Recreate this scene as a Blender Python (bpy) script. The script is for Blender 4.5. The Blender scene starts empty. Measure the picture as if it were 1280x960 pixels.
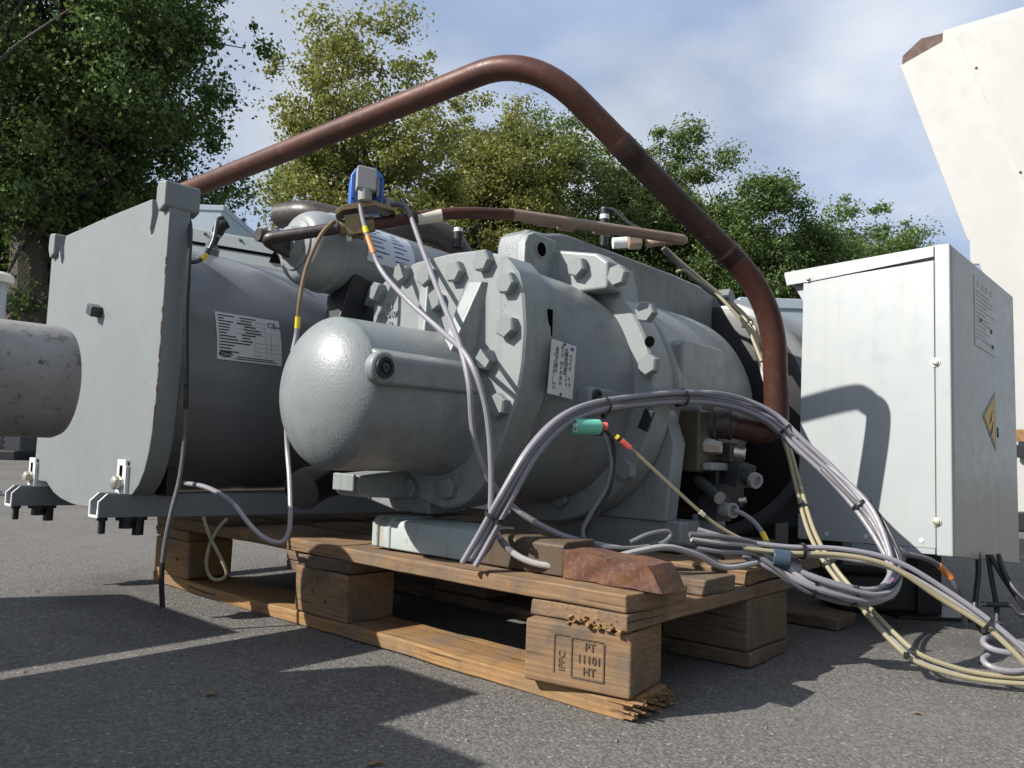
import bpy, bmesh, math, random
import numpy as np
from mathutils import Matrix, Vector

# ------------------------------------------------------------------ camera, world, sun, exposure
scene = bpy.context.scene
COL = scene.collection
CAM_H, PITCH, ROLL, FOCAL = .3125, .080, .034, 1000.0      # metres, radians, radians, focal length for a 1280 px wide frame
cam_data = bpy.data.cameras.new('camera')
cam_data.sensor_width = 36.0
cam_data.lens = 36.0 * FOCAL / 1280.0
cam_data.clip_start, cam_data.clip_end = .02, 600.0
cam = bpy.data.objects.new('camera', cam_data)
COL.objects.link(cam)
cam.matrix_world = (Matrix.Translation((0, 0, CAM_H)) @ Matrix.Rotation(math.pi / 2 + PITCH, 4, 'X') @ Matrix.Rotation(ROLL, 4, 'Z'))
scene.camera = cam

LIGHT_DIR = Vector((1.214, .446, -1.0)).normalized()
SUN_ELEV = math.asin(-LIGHT_DIR.z)
SUN_ROT = math.atan2(-LIGHT_DIR.x, -LIGHT_DIR.y) % (2 * math.pi)
world = bpy.data.worlds.new('World')
scene.world = world
world.use_nodes = True
wn, wl = world.node_tree.nodes, world.node_tree.links
wn.clear()
w_out = wn.new('ShaderNodeOutputWorld')
w_bg = wn.new('ShaderNodeBackground')
w_bg.inputs['Strength'].default_value = .060
w_sky = wn.new('ShaderNodeTexSky')
w_sky.sky_type = 'NISHITA'
w_sky.sun_disc = False
w_sky.sun_elevation = SUN_ELEV
w_sky.sun_rotation = SUN_ROT
w_sky.air_density = 1.0
w_sky.dust_density = 1.2
w_tc = wn.new('ShaderNodeTexCoord')
w_map = wn.new('ShaderNodeMapping')
w_map.inputs['Scale'].default_value = (1.0, 1.0, 2.0)
w_map.inputs['Rotation'].default_value = (.15, .25, .9)
w_n1 = wn.new('ShaderNodeTexNoise')
w_n1.inputs['Scale'].default_value = 2.3
w_n1.inputs['Detail'].default_value = 9.0
w_n1.inputs['Roughness'].default_value = .52
w_n1.inputs['Distortion'].default_value = .25
w_r1 = wn.new('ShaderNodeValToRGB')
w_r1.color_ramp.elements[0].position = .34
w_r1.color_ramp.elements[0].color = (.62, .62, .62, 1)
w_r1.color_ramp.elements[1].position = .62
w_r1.color_ramp.elements[1].color = (.92, .92, .92, 1)
w_n2 = wn.new('ShaderNodeTexNoise')
w_n2.inputs['Scale'].default_value = 3.1
w_n2.inputs['Detail'].default_value = 5.0
w_n2.inputs['Roughness'].default_value = .45
w_r2 = wn.new('ShaderNodeValToRGB')
w_r2.color_ramp.elements[0].position = .40
w_r2.color_ramp.elements[0].color = (5.5, 6.9, 9.7, 1)
w_r2.color_ramp.elements[1].position = .64
w_r2.color_ramp.elements[1].color = (10.3, 10.9, 11.9, 1)
w_mix = wn.new('ShaderNodeMix')
w_mix.data_type = 'RGBA'
wl.new(w_tc.outputs['Generated'], w_map.inputs['Vector'])
wl.new(w_map.outputs['Vector'], w_n1.inputs['Vector'])
wl.new(w_map.outputs['Vector'], w_n2.inputs['Vector'])
wl.new(w_n1.outputs['Fac'], w_r1.inputs['Fac'])
wl.new(w_n2.outputs['Fac'], w_r2.inputs['Fac'])
wl.new(w_r1.outputs['Color'], w_mix.inputs[0])
wl.new(w_sky.outputs['Color'], w_mix.inputs[6])
wl.new(w_r2.outputs['Color'], w_mix.inputs[7])
wl.new(w_mix.outputs[2], w_bg.inputs['Color'])
wl.new(w_bg.outputs['Background'], w_out.inputs['Surface'])

sun_data = bpy.data.lights.new('sun', 'SUN')
sun_data.energy = 5.0
sun_data.angle = math.radians(.55)
sun_data.color = (1.0, .955, .88)
sun = bpy.data.objects.new('sun', sun_data)
sun.rotation_euler = LIGHT_DIR.to_track_quat('-Z', 'Y').to_euler()
sun.location = (-6, -3, 8)
COL.objects.link(sun)

scene.view_settings.view_transform = 'Standard'
scene.view_settings.look = 'None'
scene.view_settings.gamma = 1.0
scene.view_settings.use_curve_mapping = False
scene.view_settings.exposure = .50
scene.cycles.max_bounces = 8
scene.cycles.transparent_max_bounces = 8

RNG = random.Random(7)
NPR = np.random.default_rng(11)

# ------------------------------------------------------------------ frames: the yard (world) and the pallet/unit frame (v, u, z)
PA = .7218
P0 = Vector((.1437, .957, 0))
FV = Vector((math.sin(PA), math.cos(PA), 0))      # v: across the pallet, away to the right (shaft direction)
FU = Vector((-math.cos(PA), math.sin(PA), 0))     # u: along the pallet, away to the left
FZ = Vector((0, 0, 1))
UNIT = Matrix(((FV.x, FU.x, 0, P0.x), (FV.y, FU.y, 0, P0.y), (0, 0, 1, 0), (0, 0, 0, 1)))
YARD = Matrix.Identity(4)
UNIT_INV = UNIT.inverted()


def sight(px, py):
    """direction of a measured point of the photograph (1280 px frame)"""
    x, y = px - 640, py - 480
    c, s = math.cos(ROLL), math.sin(ROLL)
    x, y = x * c + y * s, -x * s + y * c
    c, s = math.cos(PITCH), math.sin(PITCH)
    up, r = -y / FOCAL, x / FOCAL
    return Vector((r, c - up * s, s + up * c))


def W(px, py, d):
    """yard position of a measured point at distance d in front of the camera"""
    r = sight(px, py)
    return Vector((0, 0, CAM_H)) + r * (d / r.y)


def M(px, py, d):
    """same point in the unit frame"""
    return tuple(UNIT_INV @ W(px, py, d))


def on_u(px, py, u):
    r = sight(px, py)
    o = Vector((0, 0, CAM_H)) - P0
    t = (u - o.dot(FU)) / r.dot(FU)
    return tuple(UNIT_INV @ (Vector((0, 0, CAM_H)) + r * t))


def on_v(px, py, v):
    r = sight(px, py)
    o = Vector((0, 0, CAM_H)) - P0
    t = (v - o.dot(FV)) / r.dot(FV)
    return tuple(UNIT_INV @ (Vector((0, 0, CAM_H)) + r * t))


# ------------------------------------------------------------------ mesh helpers
def smooth_path(pts, n=8):
    P = np.array([tuple(p) for p in pts], float)
    if len(P) < 3:
        return P
    Q = np.vstack([2 * P[0] - P[1], P, 2 * P[-1] - P[-2]])
    out = []
    for i in range(1, len(Q) - 2):
        a, b, c, d = Q[i - 1], Q[i], Q[i + 1], Q[i + 2]
        for k in range(n):
            t = k / n
            out.append(.5 * (2 * b + (c - a) * t + (2 * a - 5 * b + 4 * c - d) * t * t + (3 * b - a - 3 * c + d) * t ** 3))
    out.append(P[-1])
    return np.array(out)


def fillet_path(pts, rad, n=7):
    """straight runs with round bends"""
    P = [np.array(tuple(p), float) for p in pts]
    out = [P[0]]
    for i in range(1, len(P) - 1):
        a, b, c = P[i - 1], P[i], P[i + 1]
        d1, d2 = (a - b), (c - b)
        l1, l2 = np.linalg.norm(d1), np.linalg.norm(d2)
        r = min(rad if np.isscalar(rad) else rad[i - 1], l1 * .49, l2 * .49)
        s, e = b + d1 / l1 * r, b + d2 / l2 * r
        for k in range(n + 1):
            t = k / n
            out.append((1 - t) ** 2 * s + 2 * t * (1 - t) * b + t * t * e)
    out.append(P[-1])
    return np.array(out)


def frames(P):
    T = np.gradient(P, axis=0)
    T /= np.linalg.norm(T, axis=1)[:, None] + 1e-12
    ref = np.array([0, 0, 1.]) if abs(T[0][2]) < .9 else np.array([1., 0, 0])
    n = np.cross(T[0], ref)
    n /= np.linalg.norm(n)
    N = [n]
    for i in range(1, len(P)):
        n = N[-1] - T[i] * np.dot(N[-1], T[i])
        n /= np.linalg.norm(n) + 1e-12
        N.append(n)
    N = np.array(N)
    return T, N, np.cross(T, N)


class MB:
    def __init__(self):
        self.v, self.f = [], []

    def add(self, verts, faces):
        b = len(self.v)
        self.v += [tuple(map(float, p)) for p in verts]
        self.f += [tuple(b + i for i in f) for f in faces]
        return self

    def box(self, c, s, R=None):
        vs = []
        for x in (-.5, .5):
            for y in (-.5, .5):
                for z in (-.5, .5):
                    p = Vector((x * s[0], y * s[1], z * s[2]))
                    if R is not None:
                        p = R @ p
                    vs.append((c[0] + p[0], c[1] + p[1], c[2] + p[2]))
        return self.add(vs, [(0, 1, 3, 2), (4, 6, 7, 5), (0, 4, 5, 1), (2, 3, 7, 6), (0, 2, 6, 4), (1, 5, 7, 3)])

    def rng(self, a, b):
        return self.box([(a[i] + b[i]) / 2 for i in range(3)], [abs(b[i] - a[i]) for i in range(3)])

    def tube(self, P, r, seg=10, caps=True):
        P = np.array([tuple(p) for p in P], float)
        T, N, B = frames(P)
        r = np.full(len(P), r) if np.isscalar(r) else np.array(r)
        a = np.linspace(0, 2 * np.pi, seg, endpoint=False)
        vs = (P[:, None, :] + r[:, None, None] * (np.cos(a)[None, :, None] * N[:, None, :] + np.sin(a)[None, :, None] * B[:, None, :])).reshape(-1, 3)
        fs = [(i * seg + j, i * seg + (j + 1) % seg, (i + 1) * seg + (j + 1) % seg, (i + 1) * seg + j) for i in range(len(P) - 1) for j in range(seg)]
        if caps:
            fs += [tuple(range(seg))[::-1], tuple(range((len(P) - 1) * seg, len(P) * seg))]
        return self.add(vs, fs)

    def lathe(self, prof, o, ax=(1, 0, 0), seg=48, caps=True):
        """prof: (distance along axis, radius)"""
        ax = Vector(ax).normalized()
        e1 = ax.orthogonal().normalized()
        if abs(ax.x) > .9:
            e1 = Vector((0, 0, 1))
            e1 = (e1 - ax * e1.dot(ax)).normalized()
        e2 = ax.cross(e1)
        o = Vector(o)
        vs = []
        for (t, r) in prof:
            for k in range(seg):
                a = 2 * math.pi * k / seg
                vs.append(o + ax * t + (e1 * math.cos(a) + e2 * math.sin(a)) * r)
        n = len(prof)
        fs = [(i * seg + j, i * seg + (j + 1) % seg, (i + 1) * seg + (j + 1) % seg, (i + 1) * seg + j) for i in range(n - 1) for j in range(seg)]
        if caps:
            fs += [tuple(range(seg))[::-1], tuple(range((n - 1) * seg, n * seg))]
        return self.add(vs, fs)

    def prism(self, poly, fn0, fn1):
        """poly of 2D points; fn0/fn1 map (a,b) to the two end faces"""
        n = len(poly)
        vs = [fn0(*p) for p in poly] + [fn1(*p) for p in poly]
        fs = [tuple(range(n)), tuple(range(2 * n - 1, n - 1, -1))] + [(i, (i + 1) % n, n + (i + 1) % n, n + i) for i in range(n)]
        return self.add(vs, fs)

    def loft(self, secs, caps=True):
        n = len(secs[0])
        vs = [p for s in secs for p in s]
        fs = [(i * n + j, i * n + (j + 1) % n, (i + 1) * n + (j + 1) % n, (i + 1) * n + j) for i in range(len(secs) - 1) for j in range(n)]
        if caps:
            fs += [tuple(range(n))[::-1], tuple(range((len(secs) - 1) * n, len(secs) * n))]
        return self.add(vs, fs)

    def mesh(self, name, base=(0, 0, 0), angle=35):
        me = bpy.data.meshes.new(name)
        b = Vector(base)
        me.from_pydata([(p[0] - b[0], p[1] - b[1], p[2] - b[2]) for p in self.v], [], self.f)
        bm = bmesh.new()
        bm.from_mesh(me)
        bmesh.ops.recalc_face_normals(bm, faces=bm.faces)
        bm.to_mesh(me)
        bm.free()
        if angle:
            me.polygons.foreach_set('use_smooth', [True] * len(me.polygons))
            me.set_sharp_from_angle(angle=math.radians(angle))
        return me

    def build(self, name, mat, parent=None, frame=None, base=None, bevel=0, angle=35, seg=2):
        if parent is not None:
            base = BASE[parent][0]
        o = bpy.data.objects.new(name, self.mesh(name, base or (0, 0, 0), angle))
        COL.objects.link(o)
        o.data.materials.append(mat)
        if parent is not None:
            o.parent = parent
            BASE[o] = BASE[parent]
        else:
            fr = frame or YARD
            o.matrix_world = fr @ Matrix.Translation(base or (0, 0, 0))
            BASE[o] = (Vector(base or (0, 0, 0)), fr)
        if bevel:
            bv = o.modifiers.new('bevel', 'BEVEL')
            bv.width, bv.segments, bv.limit_method, bv.angle_limit = bevel, seg, 'ANGLE', math.radians(40)
            bv.harden_normals = bool(angle)
        return o


BASE = {}


def tag(o, label, cat, group=None):
    o['label'], o['category'] = label, cat
    if group:
        o['group'] = group
    return o


def thing(name, label, cat, base=(0, 0, 0), frame=None, group=None):
    o = bpy.data.objects.new(name, None)
    o.empty_display_size = .05
    COL.objects.link(o)
    fr = frame or YARD
    o.matrix_world = fr @ Matrix.Translation(base)
    BASE[o] = (Vector(base), fr)
    return tag(o, label, cat, group)


def inst(name, me, mat, parent, loc, R=None, scale=1.0):
    """one more object that shares mesh data; loc in the frame of its thing"""
    o = bpy.data.objects.new(name, me)
    COL.objects.link(o)
    if not me.materials:
        me.materials.append(mat)
    o.parent = parent
    b = BASE[parent][0]
    o.matrix_local = Matrix.Translation(Vector(loc) - b) @ (R.to_4x4() if R is not None else Matrix.Identity(4)) @ Matrix.Scale(scale, 4)
    return o


def basis(x, y):
    """3x3 rotation with columns x, y, x cross y"""
    x = Vector(x).normalized()
    y = Vector(y)
    y = (y - x * y.dot(x)).normalized()
    z = x.cross(y)
    return Matrix((x, y, z)).transposed()


def lettering(name, body, size, mat, parent, loc, right, up, depth=.0004, align='LEFT', squeeze=1.0):
    cu = bpy.data.curves.new(name, 'FONT')
    cu.body, cu.size, cu.extrude, cu.align_x = body, size, depth, align
    cu.resolution_u = 2
    tmp = bpy.data.objects.new('tmp', cu)
    COL.objects.link(tmp)
    dg = bpy.context.evaluated_depsgraph_get()
    me = bpy.data.meshes.new_from_object(tmp.evaluated_get(dg))
    bpy.data.objects.remove(tmp)
    if squeeze != 1.0:
        me.transform(Matrix.Diagonal((squeeze, 1, 1, 1)))
    me.materials.clear()
    return inst(name, me, mat, parent, loc, basis(right, up))


# ------------------------------------------------------------------ materials
def new_mat(name):
    m = bpy.data.materials.new(name)
    m.use_nodes = True
    n, l = m.node_tree.nodes, m.node_tree.links
    b = n['Principled BSDF']
    return m, n, l, b


def noise(n, l, vec, scale, detail=5, rough=.55, dist=0):
    t = n.new('ShaderNodeTexNoise')
    t.inputs['Scale'].default_value = scale
    t.inputs['Detail'].default_value = detail
    t.inputs['Roughness'].default_value = rough
    t.inputs['Distortion'].default_value = dist
    if vec is not None:
        l.new(vec, t.inputs['Vector'])
    return t.outputs['Fac']


def ramp(n, l, fac, a, b, ca=(0, 0, 0, 1), cb=(1, 1, 1, 1)):
    r = n.new('ShaderNodeValToRGB')
    r.color_ramp.elements[0].position, r.color_ramp.elements[1].position = a, b
    r.color_ramp.elements[0].color, r.color_ramp.elements[1].color = ca, cb
    l.new(fac, r.inputs['Fac'])
    return r.outputs['Color']


def mixc(n, l, fac, a, b, mode='MIX'):
    x = n.new('ShaderNodeMix')
    x.data_type = 'RGBA'
    x.blend_type = mode
    for v, i in ((fac, 0), (a, 6), (b, 7)):
        if isinstance(v, (int, float)):
            x.inputs[i].default_value = v
        elif isinstance(v, tuple):
            x.inputs[i].default_value = v if len(v) == 4 else (*v, 1)
        else:
            l.new(v, x.inputs[i])
    return x.outputs[2]


def bump(n, l, b, h, strength, dist):
    x = n.new('ShaderNodeBump')
    x.inputs['Strength'].default_value = strength
    x.inputs['Distance'].default_value = dist
    l.new(h, x.inputs['Height'])
    l.new(x.outputs['Normal'], b.inputs['Normal'])


def objco(n, l, scale=None):
    t = n.new('ShaderNodeTexCoord')
    v = t.outputs['Object']
    if scale:
        m = n.new('ShaderNodeMapping')
        m.inputs['Scale'].default_value = scale
        l.new(v, m.inputs['Vector'])
        v = m.outputs['Vector']
    return v


def paint(name, col, rough=.4, dirt=(.10, .09, .07), amount=.35, dscale=14, bscale=900, bstr=.12, bdist=.0006, streak=0, rust=0, metal=0, spec=.5):
    m, n, l, b = new_mat(name)
    v = objco(n, l)
    f1 = noise(n, l, v, dscale, 8, .62)
    f2 = noise(n, l, v, dscale * 6, 6, .6)
    k = ramp(n, l, f1, .42, .80)
    k2 = ramp(n, l, f2, .48, .78)
    kk = mixc(n, l, 1.0, k, k2, 'MULTIPLY')
    base = mixc(n, l, ramp(n, l, f1, .3, .7, (0, 0, 0, 1), (1, 1, 1, 1)), tuple(c * .93 for c in col), tuple(min(1, c * 1.05) for c in col))
    sc = n.new('ShaderNodeMath')
    sc.operation = 'MULTIPLY'
    sc.inputs[1].default_value = amount * 2.2
    sc.use_clamp = True
    l.new(kk, sc.inputs[0])
    c = mixc(n, l, sc.outputs[0], base, dirt)
    if streak:
        vs = objco(n, l, (60, 60, 3.0))
        s = ramp(n, l, noise(n, l, vs, 1.0, 4, .5), .56, .74)
        sm = n.new('ShaderNodeMath')
        sm.operation = 'MULTIPLY'
        sm.inputs[1].default_value = streak
        l.new(s, sm.inputs[0])
        c = mixc(n, l, sm.outputs[0], c, dirt)
    if rust:
        r = ramp(n, l, noise(n, l, v, 34, 8, .7), .635, .70)
        rm = n.new('ShaderNodeMath')
        rm.operation = 'MULTIPLY'
        rm.inputs[1].default_value = rust
        l.new(r, rm.inputs[0])
        c = mixc(n, l, rm.outputs[0], c, (.20, .085, .03))
    l.new(c, b.inputs['Base Color'])
    rr = ramp(n, l, f2, .3, .75, (rough * .85,) * 3 + (1,), (min(1, rough * 1.3),) * 3 + (1,))
    l.new(rr, b.inputs['Roughness'])
    b.inputs['Metallic'].default_value = metal
    b.inputs['Specular IOR Level'].default_value = spec
    if bstr:
        bump(n, l, b, noise(n, l, v, bscale, 3, .6), bstr, bdist)
    return m


def plain(name, col, rough=.5, metal=0, spec=.5):
    m, n, l, b = new_mat(name)
    v = objco(n, l)
    f = noise(n, l, v, 60, 6, .6)
    c = mixc(n, l, f, tuple(x * .78 for x in col), tuple(min(1, x * 1.2) for x in col))
    l.new(c, b.inputs['Base Color'])
    b.inputs['Roughness'].default_value = rough
    b.inputs['Metallic'].default_value = metal
    b.inputs['Specular IOR Level'].default_value = spec
    return m


MAT = {}
MAT['cast'] = paint('grey_cast_paint', (0.216, 0.236, 0.240), .38, (.095, .080, .058), .50, 5.5, 260, .26, .0022, rust=.45, streak=.28)
MAT['cast_flat'] = paint('grey_machined_paint', (0.263, 0.286, 0.287), .36, (.10, .085, .06), .46, 8, 700, .12, .0007, rust=.6, streak=.30)
MAT['bolt'] = paint('grey_bolt_paint', (0.222, 0.240, 0.240), .38, (.16, .12, .07), .6, 70, 900, .15, .0008, rust=.6)
MAT['shell'] = paint('grey_shell_paint', (0.159, 0.166, 0.177), .24, (.16, .155, .145), .35, 6, 200, .04, .0010, streak=.10)
MAT['plate'] = paint('grey_plate_paint', (0.194, 0.213, 0.214), .48, (.20, .20, .19), .35, 8, 420, .22, .0012, streak=.10, rust=.5)
MAT['separator'] = paint('grey_separator_paint', (0.251, 0.266, 0.270), .30, (.14, .12, .1), .25, 10, 500, .08, .0006)
MAT['rail'] = paint('grey_rail_paint', (0.200, 0.218, 0.237), .42, (.12, .11, .1), .3, 20, 700, .08, .0006)
MAT['zinc'] = paint('galvanised_steel', (.66, .68, .69), .42, (.32, .30, .27), .4, 40, 500, .1, .0006)
MAT['white'] = paint('white_cabinet_paint', (0.337, 0.362, 0.366), .34, (.26, .25, .21), .34, 5, 60, .03, .0015, streak=.22)
MAT['side'] = paint('pale_grey_side_panel', (.46, .435, .385), .24, (.32, .30, .27), .4, 6, 26, .06, .004, streak=.45)
MAT['cream'] = paint('cream_white_panel', (.445, .445, .425), .5, (.30, .285, .24), .30, 2.2, 40, .03, .002)
MAT['black'] = plain('black_plastic', (.014, .014, .016), .45)
MAT['darkgrey'] = plain('dark_grey_plastic', (.045, .047, .052), .42)
MAT['steel'] = plain('bare_steel_bolt', (.55, .52, .45), .38, .8)
MAT['brass'] = plain('weathered_brass', (.22, .165, .085), .45, .6)
MAT['oily'] = paint('oil_stained_metal', (.085, .07, .045), .35, (.02, .018, .014), .7, 30, 300, .2, .001)
MAT['bronze'] = plain('bronze_hex_fitting', (.36, .27, .2), .5, .35)
MAT['darkpipe'] = paint('black_brown_pipe', (.045, .034, .031), .42, (.10, .085, .075), .5, 18, 300, .15, .0006)
MAT['blue'] = plain('blue_coil_plastic', (.025, .14, .48), .38)
MAT['connector'] = paint('grey_connector_plastic', (.30, .30, .29), .5, (.2, .2, .19), .3, 40, 900, .05, .0003)
MAT['green'] = paint('turquoise_sleeve', (.16, .55, .42), .4, (.2, .3, .26), .3, 60, 900, .05, .0003)
MAT['red'] = plain('red_plug', (.75, .13, .10), .4)
MAT['yellow'] = plain('yellow_marker', (.78, .58, .03), .45)
MAT['orange'] = plain('orange_marker', (.62, .22, .05), .45)
MAT['purple'] = plain('purple_marker', (.22, .09, .22), .45)
MAT['paper'] = paint('pale_label_paper', (.60, .60, .60), .42, (.42, .40, .36), .35, 40, 900, .03, .0003)
MAT['lpaper'] = paint('white_blue_label', (.70, .74, .80), .42, (.5, .52, .55), .3, 40, 900, .03, .0003)
MAT['tape'] = paint('cream_tape', (.62, .57, .47), .6, (.4, .36, .28), .4, 60, 900, .05, .0003)
MAT['burnt'] = plain('burnt_brand_ink', (.075, .055, .04), .8)
MAT['ink'] = plain('black_ink', (.02, .02, .022), .55)
MAT['greyink'] = plain('grey_ink', (.20, .20, .21), .55)
MAT['blueink'] = plain('blue_ink', (.04, .09, .32), .5)
MAT['cab_g'] = paint('lavender_grey_cable', (0.235, 0.226, 0.257), .42, (.22, .2, .19), .4, 30, 500, .05, .0003)
MAT['cab_d'] = paint('grey_cable', (0.117, 0.117, 0.126), .42, (.12, .11, .1), .4, 30, 500, .05, .0003)
MAT['cab_w'] = paint('pale_cable', (0.365, 0.348, 0.348), .45, (.35, .31, .26), .4, 30, 500, .05, .0003)
MAT['cab_b'] = paint('beige_cable', (0.313, 0.274, 0.174), .45, (.25, .2, .12), .4, 30, 500, .05, .0003)
MAT['cab_k'] = paint('black_cable', (.022, .022, .025), .42, (.06, .055, .05), .4, 30, 500, .05, .0003)
MAT['capil'] = paint('brown_capillary', (.19, .125, .075), .45, (.3, .2, .1), .5, 60, 500, .05, .0003)
MAT['void'] = plain('dark_opening', (.004, .004, .004), 1.0, 0, 0.0)


def copper(name, a, b_, c_, rough):
    m, n, l, b = new_mat(name)
    v = objco(n, l)
    f = noise(n, l, v, 11, 8, .65, .4)
    g = noise(n, l, v, 60, 6, .65)
    col = mixc(n, l, ramp(n, l, f, .35, .68), a, b_)
    col = mixc(n, l, ramp(n, l, g, .58, .78), col, c_)
    l.new(col, b.inputs['Base Color'])
    b.inputs['Metallic'].default_value = .2
    b.inputs['Specular IOR Level'].default_value = .35
    l.new(ramp(n, l, g, .3, .7, (rough * .8,) * 3 + (1,), (rough * 1.35,) * 3 + (1,)), b.inputs['Roughness'])
    bump(n, l, b, noise(n, l, v, 240, 4, .6), .10, .0006)
    return m


MAT['copper'] = copper('brown_oxidised_copper', (.100, .040, .026), (.060, .025, .019), (.13, .08, .06), .46)
MAT['copper_shaded'] = copper('shaded_oxidised_copper', (.046, .022, .016), (.028, .015, .012), (.075, .05, .04), .46)  # oxidised copper darkened to paint in the shade on the right leg
MAT['copper_half_shaded'] = copper('half_shaded_oxidised_copper', (.080, .030, .021), (.050, .021, .016), (.11, .065, .05), .44)  # in-between tone: the lower leg's weaker shade painted into the copper
MAT['copper_dull'] = copper('dull_grey_copper', (.23, .155, .115), (.30, .22, .17), (.36, .33, .28), .48)


def wood(name, a, b_, dark, seed):
    m, n, l, b = new_mat(name)
    t = n.new('ShaderNodeTexCoord')
    oi = n.new('ShaderNodeObjectInfo')
    mp = n.new('ShaderNodeMapping')
    mp.inputs['Scale'].default_value = (1.6, 34, 34)
    cb = n.new('ShaderNodeCombineXYZ')
    mu = n.new('ShaderNodeMath')
    mu.operation = 'MULTIPLY'
    mu.inputs[1].default_value = 37.0
    l.new(oi.outputs['Random'], mu.inputs[0])
    for i in range(3):
        l.new(mu.outputs[0], cb.inputs[i])
    l.new(cb.outputs[0], mp.inputs['Location'])
    l.new(t.outputs['Object'], mp.inputs['Vector'])
    v = mp.outputs['Vector']
    rings = noise(n, l, v, 1.0, 3, .5, 1.6)
    w = n.new('ShaderNodeTexWave')
    w.wave_type = 'BANDS'
    w.bands_direction = 'Z'
    w.inputs['Scale'].default_value = 1.1
    w.inputs['Distortion'].default_value = 9.0
    w.inputs['Detail'].default_value = 3
    w.inputs['Detail Scale'].default_value = .8
    l.new(v, w.inputs['Vector'])
    mp2 = n.new('ShaderNodeMapping')
    mp2.inputs['Scale'].default_value = (9, 420, 420)
    l.new(t.outputs['Object'], mp2.inputs['Vector'])
    fib = noise(n, l, mp2.outputs['Vector'], 1.0, 4, .6)
    blot = noise(n, l, t.outputs['Object'], 16 + seed, 7, .65)
    c = mixc(n, l, rings, a, b_)
    c = mixc(n, l, ramp(n, l, w.outputs['Fac'], .55, .98, (0, 0, 0, 1), (.38, .38, .38, 1)), c, tuple(x * .6 for x in b_))
    c = mixc(n, l, ramp(n, l, fib, .44, .70, (0, 0, 0, 1), (.72, .72, .72, 1)), c, tuple(x * .42 for x in a))
    c = mixc(n, l, ramp(n, l, blot, .48, .68, (0, 0, 0, 1), (.85, .85, .85, 1)), c, dark)
    mp3 = n.new('ShaderNodeMapping')
    mp3.inputs['Scale'].default_value = (4.5, 190, 190)
    l.new(cb.outputs[0], mp3.inputs['Location'])
    l.new(t.outputs['Object'], mp3.inputs['Vector'])
    crk = ramp(n, l, noise(n, l, mp3.outputs['Vector'], 1.0, 3, .5, .4), .645, .69)
    c = mixc(n, l, crk, c, (.035, .025, .018))
    gry = ramp(n, l, noise(n, l, t.outputs['Object'], 7 + seed, 5, .6), .5, .66, (0, 0, 0, 1), (.6, .6, .6, 1))
    c = mixc(n, l, gry, c, tuple(.62 * sum(a) / 3 * k for k in (1.12, 1.0, .86)))
    l.new(c, b.inputs['Base Color'])
    b.inputs['Roughness'].default_value = .78
    b.inputs['Specular IOR Level'].default_value = .25
    h = mixc(n, l, .8, w.outputs['Color'], fib)
    bump(n, l, b, h, .45, .0014)
    return m


MAT['wood'] = wood('weathered_pallet_wood', (.290, .182, .098), (.225, .140, .078), (.105, .083, .064), 0)
MAT['wood_new'] = wood('orange_pallet_wood', (.365, .215, .092), (.305, .175, .076), (.16, .10, .055), 3)
MAT['wood_dark'] = wood('dark_pallet_wood', (.20, .145, .10), (.16, .11, .075), (.07, .055, .045), 6)


def rust_mat(name):
    m, n, l, b = new_mat(name)
    v = objco(n, l)
    f = noise(n, l, v, 40, 9, .7)
    g = noise(n, l, v, 170, 6, .7)
    c = mixc(n, l, ramp(n, l, f, .38, .62), (.155, .062, .026), (.080, .038, .028))
    c = mixc(n, l, ramp(n, l, g, .5, .7), c, (.17, .105, .080))
    c = mixc(n, l, ramp(n, l, noise(n, l, v, 23, 6, .6), .58, .7), c, (.045, .022, .018))
    l.new(c, b.inputs['Base Color'])
    b.inputs['Roughness'].default_value = .85
    bump(n, l, b, noise(n, l, v, 260, 8, .8), .55, .0025)
    return m


MAT['rust'] = rust_mat('flaking_rust')


def beam_mat():
    m, n, l, b = new_mat('painted_beam_rusting')
    v = objco(n, l)
    f = noise(n, l, v, 34, 8, .7)
    vs = objco(n, l, (40, 40, 5))
    s = noise(n, l, vs, 1.0, 5, .6)
    c = mixc(n, l, ramp(n, l, s, .53, .74, (0, 0, 0, 1), (.75, .75, .75, 1)), (.35, .40, .39), (.30, .23, .13))
    c = mixc(n, l, ramp(n, l, f, .60, .70), c, (.22, .10, .035))
    l.new(c, b.inputs['Base Color'])
    b.inputs['Roughness'].default_value = .55
    bump(n, l, b, f, .3, .0015)
    return m


MAT['beam'] = beam_mat()


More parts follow.
